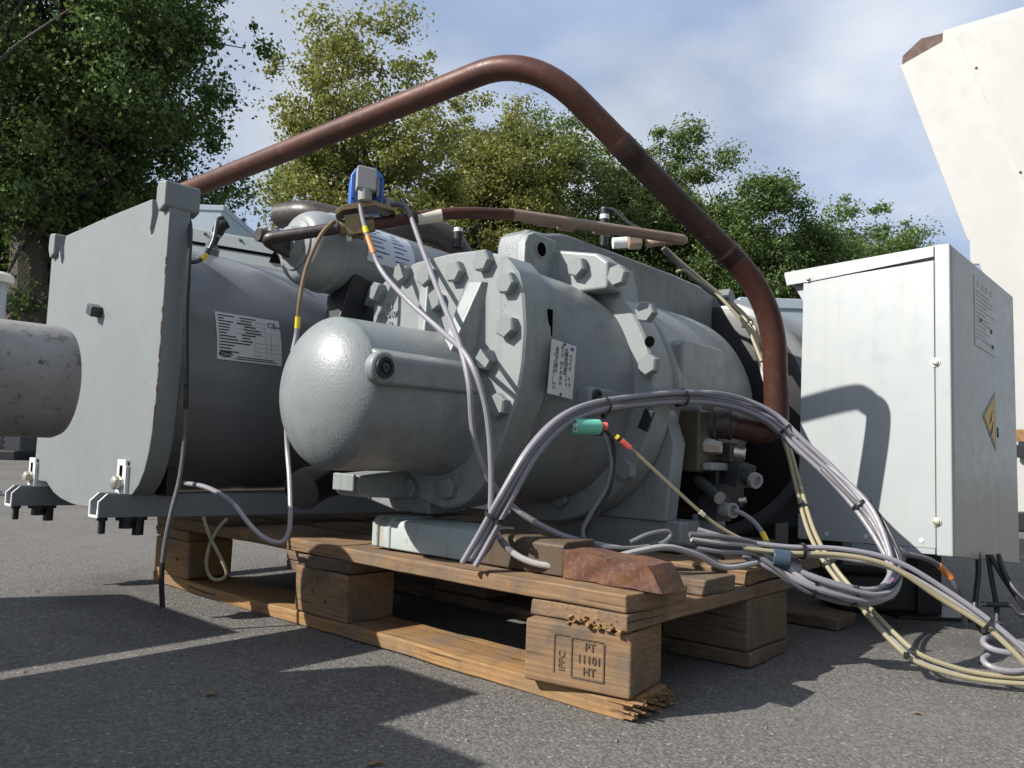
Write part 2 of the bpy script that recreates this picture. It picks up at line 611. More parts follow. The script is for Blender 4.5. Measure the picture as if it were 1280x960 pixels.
def asphalt_mat():
    m, n, l, b = new_mat('asphalt')
    v = objco(n, l)
    vo = n.new('ShaderNodeTexVoronoi')
    vo.inputs['Scale'].default_value = 230
    l.new(v, vo.inputs['Vector'])
    vo2 = n.new('ShaderNodeTexVoronoi')
    vo2.inputs['Scale'].default_value = 520
    l.new(v, vo2.inputs['Vector'])
    big = noise(n, l, v, 1.1, 6, .6)
    mid = noise(n, l, v, 9, 7, .65)
    fine = noise(n, l, v, 420, 5, .7)
    sep = n.new('ShaderNodeSeparateColor')
    l.new(vo.outputs['Color'], sep.inputs[0])
    c = mixc(n, l, ramp(n, l, sep.outputs[0], .1, 1.0), (.110, .104, .098), (.190, .179, .168))
    c = mixc(n, l, ramp(n, l, sep.outputs[1], .965, .99), c, (.32, .30, .275))
    c = mixc(n, l, ramp(n, l, vo.outputs['Distance'], .40, .75, (0, 0, 0, 1), (.85, .85, .85, 1)), c, (.060, .058, .056))
    c = mixc(n, l, ramp(n, l, big, .35, .7, (0, 0, 0, 1), (.5, .5, .5, 1)), c, (.185, .174, .162))
    c = mixc(n, l, ramp(n, l, mid, .55, .74, (0, 0, 0, 1), (.5, .5, .5, 1)), c, (.085, .08, .076))
    c = mixc(n, l, ramp(n, l, noise(n, l, v, 3.1, 8, .7), .60, .74, (0, 0, 0, 1), (.45, .45, .45, 1)), c, (.215, .19, .16))
    l.new(c, b.inputs['Base Color'])
    b.inputs['Roughness'].default_value = .82
    b.inputs['Specular IOR Level'].default_value = .3
    h1 = mixc(n, l, .35, vo.outputs['Distance'], vo2.outputs['Distance'])
    h = mixc(n, l, .35, h1, fine)
    inv = n.new('ShaderNodeInvert')
    l.new(h, inv.inputs['Color'])
    h = mixc(n, l, .3, inv.outputs[0], mid)
    c2 = mixc(n, l, ramp(n, l, noise(n, l, v, 2.1, 5, .55, .6), .57, .68, (0, 0, 0, 1), (.6, .6, .6, 1)), c, (.062, .058, .054))
    c2 = mixc(n, l, ramp(n, l, noise(n, l, v, 5.7, 8, .7, 1.0), .64, .70, (0, 0, 0, 1), (.55, .55, .55, 1)), c2, (.235, .21, .18))
    l.new(c2, b.inputs['Base Color'])
    bump(n, l, b, h, .8, .0042)
    return m


MAT['asphalt'] = asphalt_mat()


def concrete_pipe_mat():
    m, n, l, b = new_mat('weathered_grey_pipe')
    v = objco(n, l)
    f = noise(n, l, v, 9, 8, .65)
    g = noise(n, l, v, 60, 8, .7)
    c = mixc(n, l, ramp(n, l, f, .35, .7), (.36, .345, .33), (.25, .235, .22))
    c = mixc(n, l, ramp(n, l, g, .56, .68), c, (.10, .09, .08))
    c = mixc(n, l, ramp(n, l, noise(n, l, v, 24, 5, .6), .62, .74), c, (.45, .40, .33))
    l.new(c, b.inputs['Base Color'])
    b.inputs['Roughness'].default_value = .7
    bump(n, l, b, g, .35, .002)
    return m


MAT['pipe'] = concrete_pipe_mat()


def leaf_mat(name, a, b_, trans):
    m, n, l, b = new_mat(name)
    n.remove(b)
    t = n.new('ShaderNodeTexCoord')
    g = n.new('ShaderNodeNewGeometry')
    f = noise(n, l, t.outputs['Object'], .9, 4, .6)
    c = mixc(n, l, ramp(n, l, f, .35, .65), a, b_)
    c = mixc(n, l, ramp(n, l, g.outputs['Random Per Island'], 0, 1, (0, 0, 0, 1), (.6, .6, .6, 1)), c, tuple(x * 1.5 for x in b_))
    d = n.new('ShaderNodeBsdfDiffuse')
    tr = n.new('ShaderNodeBsdfTranslucent')
    gl = n.new('ShaderNodeBsdfGlossy')
    gl.inputs['Roughness'].default_value = .45
    gl.inputs['Color'].default_value = (.5, .5, .5, 1)
    mx = n.new('ShaderNodeMixShader')
    mx.inputs[0].default_value = trans
    mx2 = n.new('ShaderNodeMixShader')
    mx2.inputs[0].default_value = .05
    l.new(c, d.inputs['Color'])
    l.new(c, tr.inputs['Color'])
    l.new(d.outputs[0], mx.inputs[1])
    l.new(tr.outputs[0], mx.inputs[2])
    l.new(mx.outputs[0], mx2.inputs[1])
    l.new(gl.outputs[0], mx2.inputs[2])
    l.new(mx2.outputs[0], n['Material Output'].inputs['Surface'])
    return m


MAT['leaf_dark'] = leaf_mat('dark_oak_leaves', (.058, .104, .027), (.098, .148, .038), .38)
MAT['leaf_yellow'] = leaf_mat('yellowing_leaves', (.135, .170, .042), (.215, .215, .052), .45)
MAT['leaf_mid'] = leaf_mat('green_leaves', (.080, .126, .035), (.120, .165, .046), .40)
MAT['leaf_light'] = leaf_mat('light_green_leaves', (.105, .165, .050), (.14, .195, .062), .42)
MAT['bark'] = paint('grey_brown_bark', (.075, .062, .05), .9, (.03, .026, .02), .6, 8, 40, .8, .02)
MAT['container'] = paint('blue_grey_container', (.36, .42, .47), .45, (.25, .26, .27), .3, 2, 30, .05, .002)
MAT['offgrey'] = paint('grey_sheet_metal', (.30, .33, .345), .42, (.2, .2, .19), .3, 5, 60, .04, .001)
MAT['rooflight'] = paint('white_moulding', (.78, .79, .78), .35, (.55, .54, .5), .2, 4, 60, .03, .001)
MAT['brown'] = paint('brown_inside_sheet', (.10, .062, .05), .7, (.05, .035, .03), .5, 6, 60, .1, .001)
MAT['blocker'] = paint('dark_green_blocker_paint', (.05, .075, .055), .5, (.03, .03, .025), .4, 2, 30, .05, .002)  # colour of the added blockers out of frame
MAT['stain_shade'] = paint('shaded_rust_stained_paint', (.085, .058, .036), .6, (.035, .025, .018), .7, 30, 300, .3, .0015, streak=.6, rust=.8)  # rust-stained paint, darkened further for the shadow on the beam's middle
# ------------------------------------------------------------------ ground
g = MB()
g.add([(-150, -60, 0), (150, -60, 0), (150, 260, 0), (-150, 260, 0)], [(0, 1, 2, 3)])
ground = g.build('ground', MAT['asphalt'], angle=0)
ground['kind'] = 'structure'

# loose grit on the asphalt close to the camera
gv, gf = [], []
for i in range(5200):
    y = .55 + 3.2 * (NPR.random() ** 1.7)
    x = (NPR.random() * 2 - 1) * (.75 * y + .15)
    r = .0007 + .0022 * NPR.random() ** 3
    b0 = len(gv)
    a0 = NPR.random() * 6.28
    for k in range(4):
        a = a0 + k * 1.571 + NPR.random() * .5
        rr = r * (.7 + .6 * NPR.random())
        gv.append((x + rr * math.cos(a), y + rr * math.sin(a), .0004))
    gv.append((x + r * .2, y, .0006 + r * (.5 + .6 * NPR.random())))
    gf += [(b0 + k, b0 + (k + 1) % 4, b0 + 4) for k in range(4)]
gm = bpy.data.meshes.new('grit')
gm.from_pydata(gv, [], gf)
gm.materials.append(paint('grit_stone', (.17, .16, .145), .8, (.08, .07, .06), .6, 300, 900, 0, .001))
grit = bpy.data.objects.new('grit', gm)
COL.objects.link(grit)
grit['kind'] = 'stuff'
grit['label'] = 'loose grit scattered over the dark asphalt'

# kerb far behind on the left
kb = MB().rng((-14, 9.6, 0), (-3.2, 9.85, .11))
kerb = kb.build('kerb', paint('kerb_stone', (.26, .25, .235), .8, (.12, .11, .1), .4, 3, 60, .2, .003), bevel=.01)
kerb['kind'] = 'structure'


# ------------------------------------------------------------------ trees
def tree(name, label, x, y, trunk_h, crown, rad, clumps, per, leaf, mat, seed, spread=.33, hollow=.35, lean=(0, 0), limbs=26):
    rg = np.random.default_rng(seed)
    clumps, spread, per = int(clumps * 1.35), spread * .95, per * .95
    t = thing(name, label, 'tree', (x, y, 0), YARD, 'trees behind the yard')
    c = np.array([x + lean[0], y + lean[1], crown])
    rad = np.array(rad)
    # clump centres: in the crown's volume, with a lobed uneven outline
    d = rg.normal(size=(clumps, 3))
    d /= np.linalg.norm(d, axis=1)[:, None]
    lob = np.ones(clumps)
    ph = rg.random((6, 3)) * 6.28
    for k in range(6):
        lob += .10 * np.sin(d @ rg.normal(size=3) * 3.2 + ph[k, 0])
    rr = (hollow + (1 - hollow) * rg.random(clumps) ** .55) * lob
    cen = c + d * rr[:, None] * rad
    # small outliers: sprigs past the outline
    ns = clumps // 14
    dd = rg.normal(size=(ns, 3))
    dd[:, 2] = np.abs(dd[:, 2]) * .8
    dd /= np.linalg.norm(dd, axis=1)[:, None]
    cen = np.vstack([cen, c + dd * (.93 + .08 * rg.random(ns))[:, None] * rad])
    size = spread * (.35 + 1.0 * rg.random(len(cen)) ** 1.3)
    size[clumps:] *= .55
    cnt = np.maximum(12, (per * 2.7 * (size / spread) ** 1.6).astype(int))
    idx = np.repeat(np.arange(len(cen)), cnt)
    n = len(idx)
    off = rg.normal(size=(n, 3))
    off *= (size[idx] * (rg.random(n) ** .4) / (np.linalg.norm(off, axis=1) + 1e-9))[:, None]
    off *= np.where(rg.random(n) < .38, 1.75, .95)[:, None]
    off[:, 2] *= .66
    pos = cen[idx] + off
    nor = off / (np.linalg.norm(off, axis=1)[:, None] + 1e-9) * .5 + rg.normal(size=(n, 3)) * .6 + np.array([0, 0, .45])
    nor /= np.linalg.norm(nor, axis=1)[:, None]
    tan = np.cross(nor, rg.normal(size=(n, 3)))
    tan /= np.linalg.norm(tan, axis=1)[:, None]
    bit = np.cross(nor, tan)
    s = leaf * .62 * (.6 + .8 * rg.random(n))
    a, b = tan * (s * .62)[:, None], bit * (s * .40)[:, None]
    fold = nor * (s * .14)[:, None]
    V = np.stack([pos - a, pos + b + fold - a * .1, pos + a, pos - b + fold - a * .1], 1).reshape(-1, 3) - np.array([x, y, 0])
    me = bpy.data.meshes.new('crown')
    nv = len(V)
    me.vertices.add(nv)
    me.vertices.foreach_set('co', V.ravel())
    q = np.arange(nv).reshape(-1, 4)
    F = np.stack([q[:, [0, 1, 2]], q[:, [0, 2, 3]]], 1).reshape(-1)
    nt = len(F) // 3
    me.loops.add(len(F))
    me.loops.foreach_set('vertex_index', F)
    me.polygons.add(nt)
    me.polygons.foreach_set('loop_start', np.arange(nt) * 3)
    me.polygons.foreach_set('loop_total', np.full(nt, 3))
    me.update(calc_edges=True)
    me.materials.append(mat)
    o = bpy.data.objects.new('crown', me)
    COL.objects.link(o)
    o.parent = t
    # trunk and limbs
    top = np.array([x + lean[0] * .7, y + lean[1] * .7, crown + rad[2] * .25])
    P = smooth_path([(x, y, 0), (x + .06, y, trunk_h * .6), (x + lean[0] * .25 - .08, y, trunk_h * 1.05), (x + lean[0] * .5 + .1, y, crown), tuple(top)], 6)
    r0 = .035 * (crown + rad[2])
    mb = MB().tube(P, np.linspace(r0, .03, len(P)) * (1 + .35 * np.exp(-np.linspace(0, 12, len(P)))), 10)
    mb.build('trunk', MAT['bark'], t)
    lm = MB()
    pick = range(0, len(cen), 2)
    for i in pick:
        k = int(rg.integers(len(P) * 2 // 5, len(P) - 3))
        s0 = P[k]
        e0 = cen[i]
        if np.linalg.norm(e0 - s0) < .3:
            continue
        m1 = s0 * .6 + e0 * .4 + rg.normal(size=3) * .12 * np.linalg.norm(e0 - s0) + np.array([0, 0, .05])
        e0 = s0 + (e0 - s0) * .9
        L = smooth_path([s0, m1, e0], 5)
        rb = (r0 * .20 * (1 - k / len(P)) + .016) if i % 8 == 0 else .013
        lm.tube(L, np.linspace(rb, .006, len(L)), 5)
    lm.build('limbs', MAT['bark'], t)
    return t


tree('broadleaf_tree', 'large dark leafy tree filling the upper left corner', -6.2, 10.0, 3.0, 5.2, (2.5, 2.2, 3.7), 330, 190, .082, MAT['leaf_dark'], 3, .36, .15, (.3, 0), 60)
tree('broadleaf_tree', 'dark lower tree at the left edge, behind the blue-grey container', -7.9, 12.2, 2.5, 3.6, (2.6, 1.4, 2.6), 260, 160, .10, MAT['leaf_dark'], 4, .42, .2, (.2, 0), 30)
tree('broadleaf_tree', 'tall yellowing tree with airy crown above the blue solenoid', -3.2, 16.0, 3.0, 5.5, (2.1, 1.9, 3.75), 180, 115, .105, MAT['leaf_yellow'], 5, .40, .15, (0, 0), 50)
tree('broadleaf_tree', 'yellow-green tree just right of the tall yellowing one', -.75, 20.5, 3.0, 5.9, (2.0, 1.8, 3.7), 230, 120, .115, MAT['leaf_yellow'], 6, .42, .15, (0, 0), 40)
tree('broadleaf_tree', 'full green tree behind the top bend of the big copper pipe', 1.35, 23.0, 3.0, 5.2, (2.9, 2.0, 4.4), 420, 140, .12, MAT['leaf_mid'], 7, .45, .1, (0, 0), 40)
tree('broadleaf_tree', 'green tree with a twiggy top crossed by the dark pipe leg', 4.55, 24.0, 3.0, 5.4, (2.5, 2.0, 4.8), 380, 130, .12, MAT['leaf_mid'], 8, .44, .1, (0, 0), 50)
tree('broadleaf_tree', 'small dark tree right of the dark pipe leg', 6.5, 21.5, 2.0, 4.1, (2.0, 1.6, 3.7), 260, 150, .11, MAT['leaf_dark'], 9, .42, .1, (0, 0), 20)
tree('broadleaf_tree', 'lowest dark tree, left of the pale tree over the white cabinet', 8.9, 23.0, 2.0, 3.9, (1.9, 1.5, 3.3), 230, 140, .11, MAT['leaf_dark'], 10, .42, .1, (0, 0), 20)
tree('broadleaf_tree', 'pale green tree rising behind the white cabinet', 13.9, 29.5, 3.0, 5.6, (3.0, 2.2, 4.2), 280, 130, .15, MAT['leaf_light'], 12, .5, .1, (0, 0), 30)
tree('broadleaf_tree', 'green tree low behind the yellow trees, over the oil separator', -2.9, 23.5, 2.0, 3.5, (2.9, 1.8, 3.4), 230, 120, .12, MAT['leaf_mid'], 13, .46, .1, (0, 0), 20)

# ------------------------------------------------------------------ things standing in the yard behind the unit
# far container with a corrugated side
t = thing('shipping_container', 'blue-grey container far behind at the left edge', 'container', (-8.2, 12.6, 0))
MB().rng((-10.6, 12.2, 0), (-6.9, 14.4, 2.02)).build('body', MAT['container'], t, bevel=.03)
rib = MB().rng((-.055, -.03, 0), (.055, .03, 1.8)).mesh('rib')
for i in range(12):
    inst('rib', rib, MAT['container'], t, (-10.4 + i * .31, 12.19, .1))
MB().rng((-10.6, 12.17, 1.96), (-6.9, 12.23, 2.05)).build('roof_rail', MAT['rail'], t, bevel=.01)
for i in range(4):
    MB().rng((-10.5 + i * .95, 12.6, 2.03), (-9.8 + i * .95, 13.6, 2.5 - .12 * (i % 2))).build('roof_unit', MAT['rooflight'], t, bevel=.06, seg=3)

# dark machine skid with louvres seen under the grey pipe
t = thing('machine_skid', 'dark machine with white louvres, low behind the grey pipe', 'machine', (-6.2, 9.0, 0))
MB().rng((-7.4, 8.8, .08), (-5.35, 9.5, .75)).build('body', MAT['darkgrey'], t, bevel=.02)
MB().rng((-7.4, 8.7, 0), (-5.35, 9.5, .1)).build('base_frame', MAT['black'], t, bevel=.01)
lv = MB().box((0, 0, 0), (.16, .02, .025)).mesh('louvre')
for i in range(6):
    inst('louvre', lv, MAT['rooflight'], t, (-5.66, 8.79, .17 + i * .06))
MB().rng((-6.35, 8.62, .06), (-5.98, 8.8, .17)).build('front_cover', MAT['rooflight'], t, bevel=.02)

# grey vent post on the left edge
t = thing('vent_post', 'grey post with a flat cap at the left edge', 'post', (-2.56, 3.9, 0))
MB().lathe([(0, .05), (1.05, .05)], (-2.56, 3.9, 0), (0, 0, 1), 20).build('post', MAT['offgrey'], t)
MB().lathe([(1.04, .075), (1.075, .075), (1.09, .055)], (-2.56, 3.9, 0), (0, 0, 1), 24).build('cap', MAT['tape'], t)
MB().lathe([(0, .10), (.02, .10)], (-2.56, 3.9, 0), (0, 0, 1), 24).build('base_plate', MAT['offgrey'], t)

# grey machine behind the vessel: sloping lid, white cowl
a = W(238, 330, 3.1)
t = thing('machine_housing', 'grey sheet-metal housing with a triangular cut-out behind the vessel', 'machine', (a.x + .25, 3.1, 0))
x0, x1 = W(225, 300, 3.1).x, W(362, 320, 3.1).x
z0, z1 = W(238, 282, 3.1).z, W(348, 303, 3.1).z
MB().prism([(x0, .02), (x1 - .02, .02), (x1, z1 - .02), (x1 - .05, z1), (x0, z0)], lambda p, q: (p, 3.1, q), lambda p, q: (p, 4.0, q)).build('housing', MAT['offgrey'], t, bevel=.006)
MB().prism([(x0, z0 - .055), (x1 - .05, z1 - .05), (x1 - .05, z1 - .062), (x0, z0 - .067)], lambda p, q: (p, 3.097, q), lambda p, q: (p, 3.11, q)).build('lid_gap', MAT['void'], t)
q1, q2, q3 = W(336, 327, 3.09), W(343, 312, 3.09), W(351, 329, 3.09)
MB().prism([(q1.x, q1.z), (q2.x, q2.z), (q3.x, q3.z)], lambda p, q: (p, 3.092, q), lambda p, q: (p, 3.105, q)).build('cut_out', MAT['void'], t)
for px, py in ((300, 300), (330, 304), (256, 292)):
    c = W(px, py, 3.095)
    MB().lathe([(0, .006), (.006, .005)], (c.x, 3.1, c.z), (0, -1, 0), 10).build('rivet', MAT['darkgrey'], t)
a, b = W(236, 257, 3.4), W(278, 285, 3.4)
t = thing('plenum_box', 'pale blue-grey box on top of the grey housing behind the vessel', 'box', ((a.x + b.x) / 2, 3.6, z0 + .001))
MB().rng((a.x - .1, 3.4, z0 + .001), (b.x, 3.95, a.z)).build('plenum_body', MAT['container'], t, bevel=.012)
MB().rng((a.x - .1, 3.395, a.z - .02), (b.x + .004, 3.955, a.z + .006)).build('plenum_lid', MAT['container'], t, bevel=.004)
c = W(352, 293, 4.2)
t = thing('tank_dome', 'white rounded tank top between grey housing and oil separator', 'tank', (c.x, 4.4, 0))
MB().lathe([(0, .20), (c.z - .02, .20), (c.z + .012, .185), (c.z + .032, .13), (c.z + .036, .0)], (c.x, 4.4, 0), (0, 0, 1), 36).build('tank_shell', MAT['rooflight'], t)
MB().lathe([(0, .22), (.03, .22)], (c.x, 4.4, 0), (0, 0, 1), 36).build('tank_base', MAT['offgrey'], t)

# big cream-white cooler at the right: flared end panel turned to the sun, dark open top, seam and screws
PN = Vector((-.62, -.785, 0)).normalized()
PQ = W(1200, 300, 4.0)
t = thing('dry_cooler', 'tall cream-white flared cooler towering at the right edge', 'cooler', (PQ.x + .3, PQ.y + .3, 0))


def on_panel(px, py, off=0.0):
    r = sight(px, py)
    o = Vector((0, 0, CAM_H))
    k = (PQ - o).dot(PN) / r.dot(PN)
    return o + r * k + PN * off


def slab(name, outline, f, b, mat, bev=.003, shift=(0, 0, 0)):
    sv = Vector(shift)
    return MB().prism(outline, lambda p, q: on_panel(p, q, f), lambda p, q: on_panel(p, q, b) + sv).build(name, mat, t, bevel=bev)


slab('end_panel', [(1125, 82), (1178, 52), (1179, 38), (1280, 8), (1420, -36), (1420, 640), (1262, 640), (1262, 420), (1224, 330), (1213, 330), (1212, 301), (1209, 299)], 0, -.02, MAT['cream'])
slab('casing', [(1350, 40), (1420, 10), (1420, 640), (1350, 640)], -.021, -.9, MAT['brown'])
slab('cover_sheet', [(1195, 44), (1280, 18), (1420, -26), (1420, 560), (1290, 560), (1284, 236)], .022, .0005, MAT['cream'], .002)
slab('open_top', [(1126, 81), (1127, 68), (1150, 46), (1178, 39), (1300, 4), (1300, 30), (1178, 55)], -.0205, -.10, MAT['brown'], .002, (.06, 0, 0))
for px, py in ((1221, 87), (1276, 217)):
    MB().lathe([(0, .007), (.004, .006), (.005, .003)], on_panel(px, py, .0222), tuple(PN), 10).build('screw', MAT['darkgrey'], t)
slab('dark_trim', [(1270, 572), (1420, 580), (1420, 562), (1270, 556)], .04, .0225, MAT['black'])
slab('timber_strip', [(1268, 552), (1420, 556), (1420, 538), (1268, 537)], .036, .0225, MAT['wood_new'])
slab('base_rail', [(1262, 662), (1420, 670), (1420, 640.5), (1262, 640.5)], .04, -.3, MAT['black'])


def wp(px, py, d=4.0):
    c = W(px, py, d)
    return (c.x, c.z)


# ------------------------------------------------------------------ grey pipe at the left and added shadow boxes left of the frame
pc = M(78, 478, 1.2)
r = .0835
t = thing('grey_pipe', 'thick weathered grey pipe entering from the left, in front of the vessel end plate', 'pipe', (pc[0] - .9, pc[1], 0), UNIT)
MB().lathe([(-1.9, r), (-.012, r), (-.003, r - .004), (0, r - .012), (-.001, r - .02), (-.25, r - .02)], pc, (1, 0, 0), 56, caps=False).build('pipe_wall', MAT['pipe'], t)
MB().lathe([(-.26, r - .019), (-.255, r - .019)], pc, (1, 0, 0), 40).build('inner_plug', MAT['void'], t)
for dv in (-.75, -1.6):
    MB().rng((pc[0] + dv - .03, pc[1] - .09, 0), (pc[0] + dv + .03, pc[1] + .09, pc[2] - r + .012)).build('stand', MAT['rail'], t, bevel=.004)

for nm, lb, (v0, v1), (u0, u1), h in (  # unseen boxes added to cast the ground shadows at lower left
        ('shadow_box', 'unseen grey box added at far left to cast a shadow along the asphalt', (-1.75, -.80), (1.05, 1.48), .62),
        ('shadow_box', 'unseen grey box added at near left to cast a shadow before the pallet', (-1.65, -.74), (.562, .745), .615),
        ('shadow_box', 'unseen grey box added beside the camera to shade the nearest asphalt', (-1.9, -.90), (.40, .5605), .615)):
    t = thing(nm, lb, 'machine', ((v0 + v1) / 2, (u0 + u1) / 2, 0), UNIT, 'added shadow boxes left of the frame')
    MB().rng((v0, u0, .04), (v1, u1, h)).build('body', MAT['offgrey'], t, bevel=.006)
    MB().rng((v0 + .02, u0 + .02, 0), (v1 - .02, u1 - .02, .041)).build('plinth', MAT['black'], t)
    MB().rng((v0 + .1, u0 - .006, .12), (v1 - .1, u0 + .001, h - .08)).build('door', MAT['container'], t, bevel=.002)

for nm, lb, c, sz, rz in (('shipping_container', 'dark green container-shaped light blocker added behind the camera at the right', (5.2, -4.2), (6.0, 2.4, 5.2), -.75),  # unseen stacks added to cut the sky light on the near side
                          ('shipping_container', 'dark green container-shaped light blocker added out of frame at the far right', (8.2, 1.2), (6.0, 2.4, 5.2), -1.45)):
    MX = Matrix.Translation((c[0], c[1], 0)) @ Matrix.Rotation(rz, 4, 'Z')
    t = thing(nm, lb, 'container', (0, 0, 0), MX, 'added light blockers out of frame')
    MB().rng((-sz[0] / 2, -sz[1] / 2, .1), (sz[0] / 2, sz[1] / 2, sz[2])).build('body', MAT['blocker'], t, bevel=.02)
    MB().rng((-sz[0] / 2 + .05, -sz[1] / 2 + .05, 0), (sz[0] / 2 - .05, sz[1] / 2 - .05, .1)).build('base_frame', MAT['black'], t)

# a few dry leaf scraps on the asphalt
lv_, lf_ = [], []
for i in range(16):
    y = .75 + 2.6 * NPR.random() ** 1.5
    x = (NPR.random() * 2 - 1) * .7 * y
    a0, sc = NPR.random() * 6.28, .004 + .007 * NPR.random()
    b0 = len(lv_)
    for (p, q, z) in ((-1, 0, .1), (-.2, .45, .5), (.5, .35, .35), (1, 0, .15), (.4, -.4, .6), (-.3, -.4, .3), (0, 0, .05)):
        lv_.append((x + sc * (p * math.cos(a0) - q * math.sin(a0)), y + sc * (p * math.sin(a0) + q * math.cos(a0)), .0012 + sc * z * .6))
    lf_ += [(b0 + k, b0 + (k + 1) % 6, b0 + 6) for k in range(6)]
lm_ = bpy.data.meshes.new('leaf_scraps')
lm_.from_pydata(lv_, [], lf_)
lm_.materials.append(paint('dry_leaf', (.22, .13, .06), .8, (.1, .06, .03), .6, 90, 300, 0))
lo_ = bpy.data.objects.new('leaf_scraps', lm_)
COL.objects.link(lo_)
lo_['kind'] = 'stuff'
lo_['label'] = 'dry brown leaf scraps scattered over the asphalt'
# ------------------------------------------------------------------ wooden pallet
def board(name, c, size, mat, parent, along='x', jit=.0012, bev=.003, seed=0, rot=0.0, taper=None):
    """a plank: grain along its own x; along = 'u' or 'v' of the unit frame"""
    rg = np.random.default_rng(seed + 100)
    L, Wd, T = size
    nx, ny = max(2, int(L / .045)), 3
    bm = bmesh.new()
    bmesh.ops.create_grid(bm, x_segments=nx, y_segments=ny, size=.5)
    ex = bmesh.ops.extrude_face_region(bm, geom=list(bm.faces))
    up = [e for e in ex['geom'] if isinstance(e, bmesh.types.BMVert)]
    for vv in bm.verts:
        vv.co.x *= L
        vv.co.y *= Wd
        vv.co.z = -T / 2
    for vv in up:
        vv.co.z = T / 2
    ph = rg.random(6) * 6.28
    for vv in bm.verts:
        x = vv.co.x
        if abs(vv.co.x) > L * .495:
            vv.co.x += rg.normal() * jit * 1.6
        w = jit * (math.sin(x * 11 + ph[0]) + .7 * math.sin(x * 27 + ph[1]))
        vv.co.y += w * (1 if vv.co.y > 0 else -.8) + rg.normal() * jit * .35
        vv.co.z += jit * .8 * math.sin(x * 8 + ph[2] + vv.co.y * 20) + rg.normal() * jit * .25
    bmesh.ops.recalc_face_normals(bm, faces=bm.faces)
    me = bpy.data.meshes.new(name)
    bm.to_mesh(me)
    bm.free()
    me.polygons.foreach_set('use_smooth', [True] * len(me.polygons))
    me.set_sharp_from_angle(angle=math.radians(40))
    R = Matrix.Rotation((math.pi / 2 if along == 'u' else 0) + rot, 3, 'Z')
    o = inst(name, me, mat, parent, c, R)
    bv = o.modifiers.new('bevel', 'BEVEL')
    bv.width, bv.segments, bv.limit_method, bv.angle_limit = bev, 2, 'ANGLE', math.radians(50)
    bv.harden_normals = True
    return o


pal = thing('wooden_pallet', 'worn wooden pallet under the compressor, stamped front block', 'pallet', (.4, .6, 0), UNIT)
for k, (v0, v1) in enumerate(((0, .10), (.3275, .4725), (.70, .80))):
    lo = -.075 if k == 0 else 0
    board('bottom_board', ((v0 + v1) / 2, .6, .0115), (1.2, v1 - v0, .022), MAT['wood_new'] if k == 0 else MAT['wood_dark'], pal, 'u', seed=k)
blk = []
for k, vc in enumerate((.0, .40, .75)):
    for j, uc in enumerate((.0725, .6, 1.1275)):
        if k == 2 and j == 0:
            continue
        wv = .10 if k == 0 else (.145 if k == 1 else .10)
        vv = .05 if k == 0 else vc
        rot, dv, du = 0, 0, 0
        if (k, j) == (0, 0):
            rot, dv, du = .17, -.008, .003
        mt = [MAT['wood'], MAT['wood'], MAT['wood_new']][j] if k == 0 else MAT['wood_dark']
        blk.append(board('block', (vv + dv, uc + du, .0613), (.145, wv, .0765), mt, pal, 'u', .00025 if (k, j) == (0, 0) else .0009, .004, 20 + k * 3 + j, rot))
for j, uc in enumerate((.0725, .6, 1.1275)):
    ln = .56 if j == 0 else .8
    board('stringer_board', (ln / 2, uc, .1105), (ln, .145, .0205), MAT['wood'] if j != 1 else MAT['wood_dark'], pal, 'v', .0012, .003, 40 + j)
for k, (v0, v1) in enumerate(((0, .145), (.185, .285), (.3275, .4725), (.52, .62), (.655, .80))):
    u0 = 0 if k < 4 else .15
    board('deck_board', ((v0 + v1) / 2, (u0 + 1.2) / 2, .1323), (1.2 - u0, v1 - v0, .022), MAT['wood'] if k in (0, 2) else MAT['wood_dark'], pal, 'u', .0014, .003, 50 + k)
# nails
nail = MB().lathe([(0, .0032), (.0012, .0030)], (0, 0, 0), (-1, 0, 0), 8).mesh('nail')
for u, z in ((.62, .063), (.585, .05), (.61, .085), (1.1, .06), (1.15, .075)):
    inst('nail', nail, MAT['rust'], pal, (-.0005, u, z))
# splinters on the broken stringer end over the front block
sp = MB()
rg = np.random.default_rng(5)
for i in range(46):
    u = rg.uniform(.004, .085)
    z = .1035 + rg.normal() * .003
    l_ = rg.uniform(.003, .009)
    sp.box((.006 + rg.normal() * .003, u, z), (.022, l_, rg.uniform(.001, .003)), Matrix.Rotation(rg.normal() * .2, 3, 'Y') @ Matrix.Rotation(rg.normal() * .15, 3, 'Z'))
sp.build('splinters', MAT['wood_new'], pal)
sp = MB()
for i in range(60):
    v_ = rg.uniform(.0, .098)
    sp.box((v_, .004 + rg.normal() * .003, rg.uniform(.003, .0215)), (rg.uniform(.0015, .005), rg.uniform(.018, .040), rg.uniform(.001, .003)), Matrix.Rotation(rg.normal() * .08, 3, 'Z') @ Matrix.Rotation(rg.normal() * .06, 3, 'X'))
sp.build('broken_end', MAT['wood_new'], pal)
# burnt stamp on the twisted front block (its local frame: x along the block, -y... front face)
b0 = blk[0]
Rb = Matrix.Rotation(math.pi / 2 + .17, 3, 'Z')
cb = Vector((.05 - .008, .0725 + .003, .0613))
frx = -(Rb @ Vector((1, 0, 0)))            # reading right on the front face
frn = Rb @ Vector((0, 1, 0))               # local y = -v side after the quarter turn
face = cb + frn * (.05 + .0006)


def stamp_pt(a, b):
    return face + frx * a + Vector((0, 0, b))


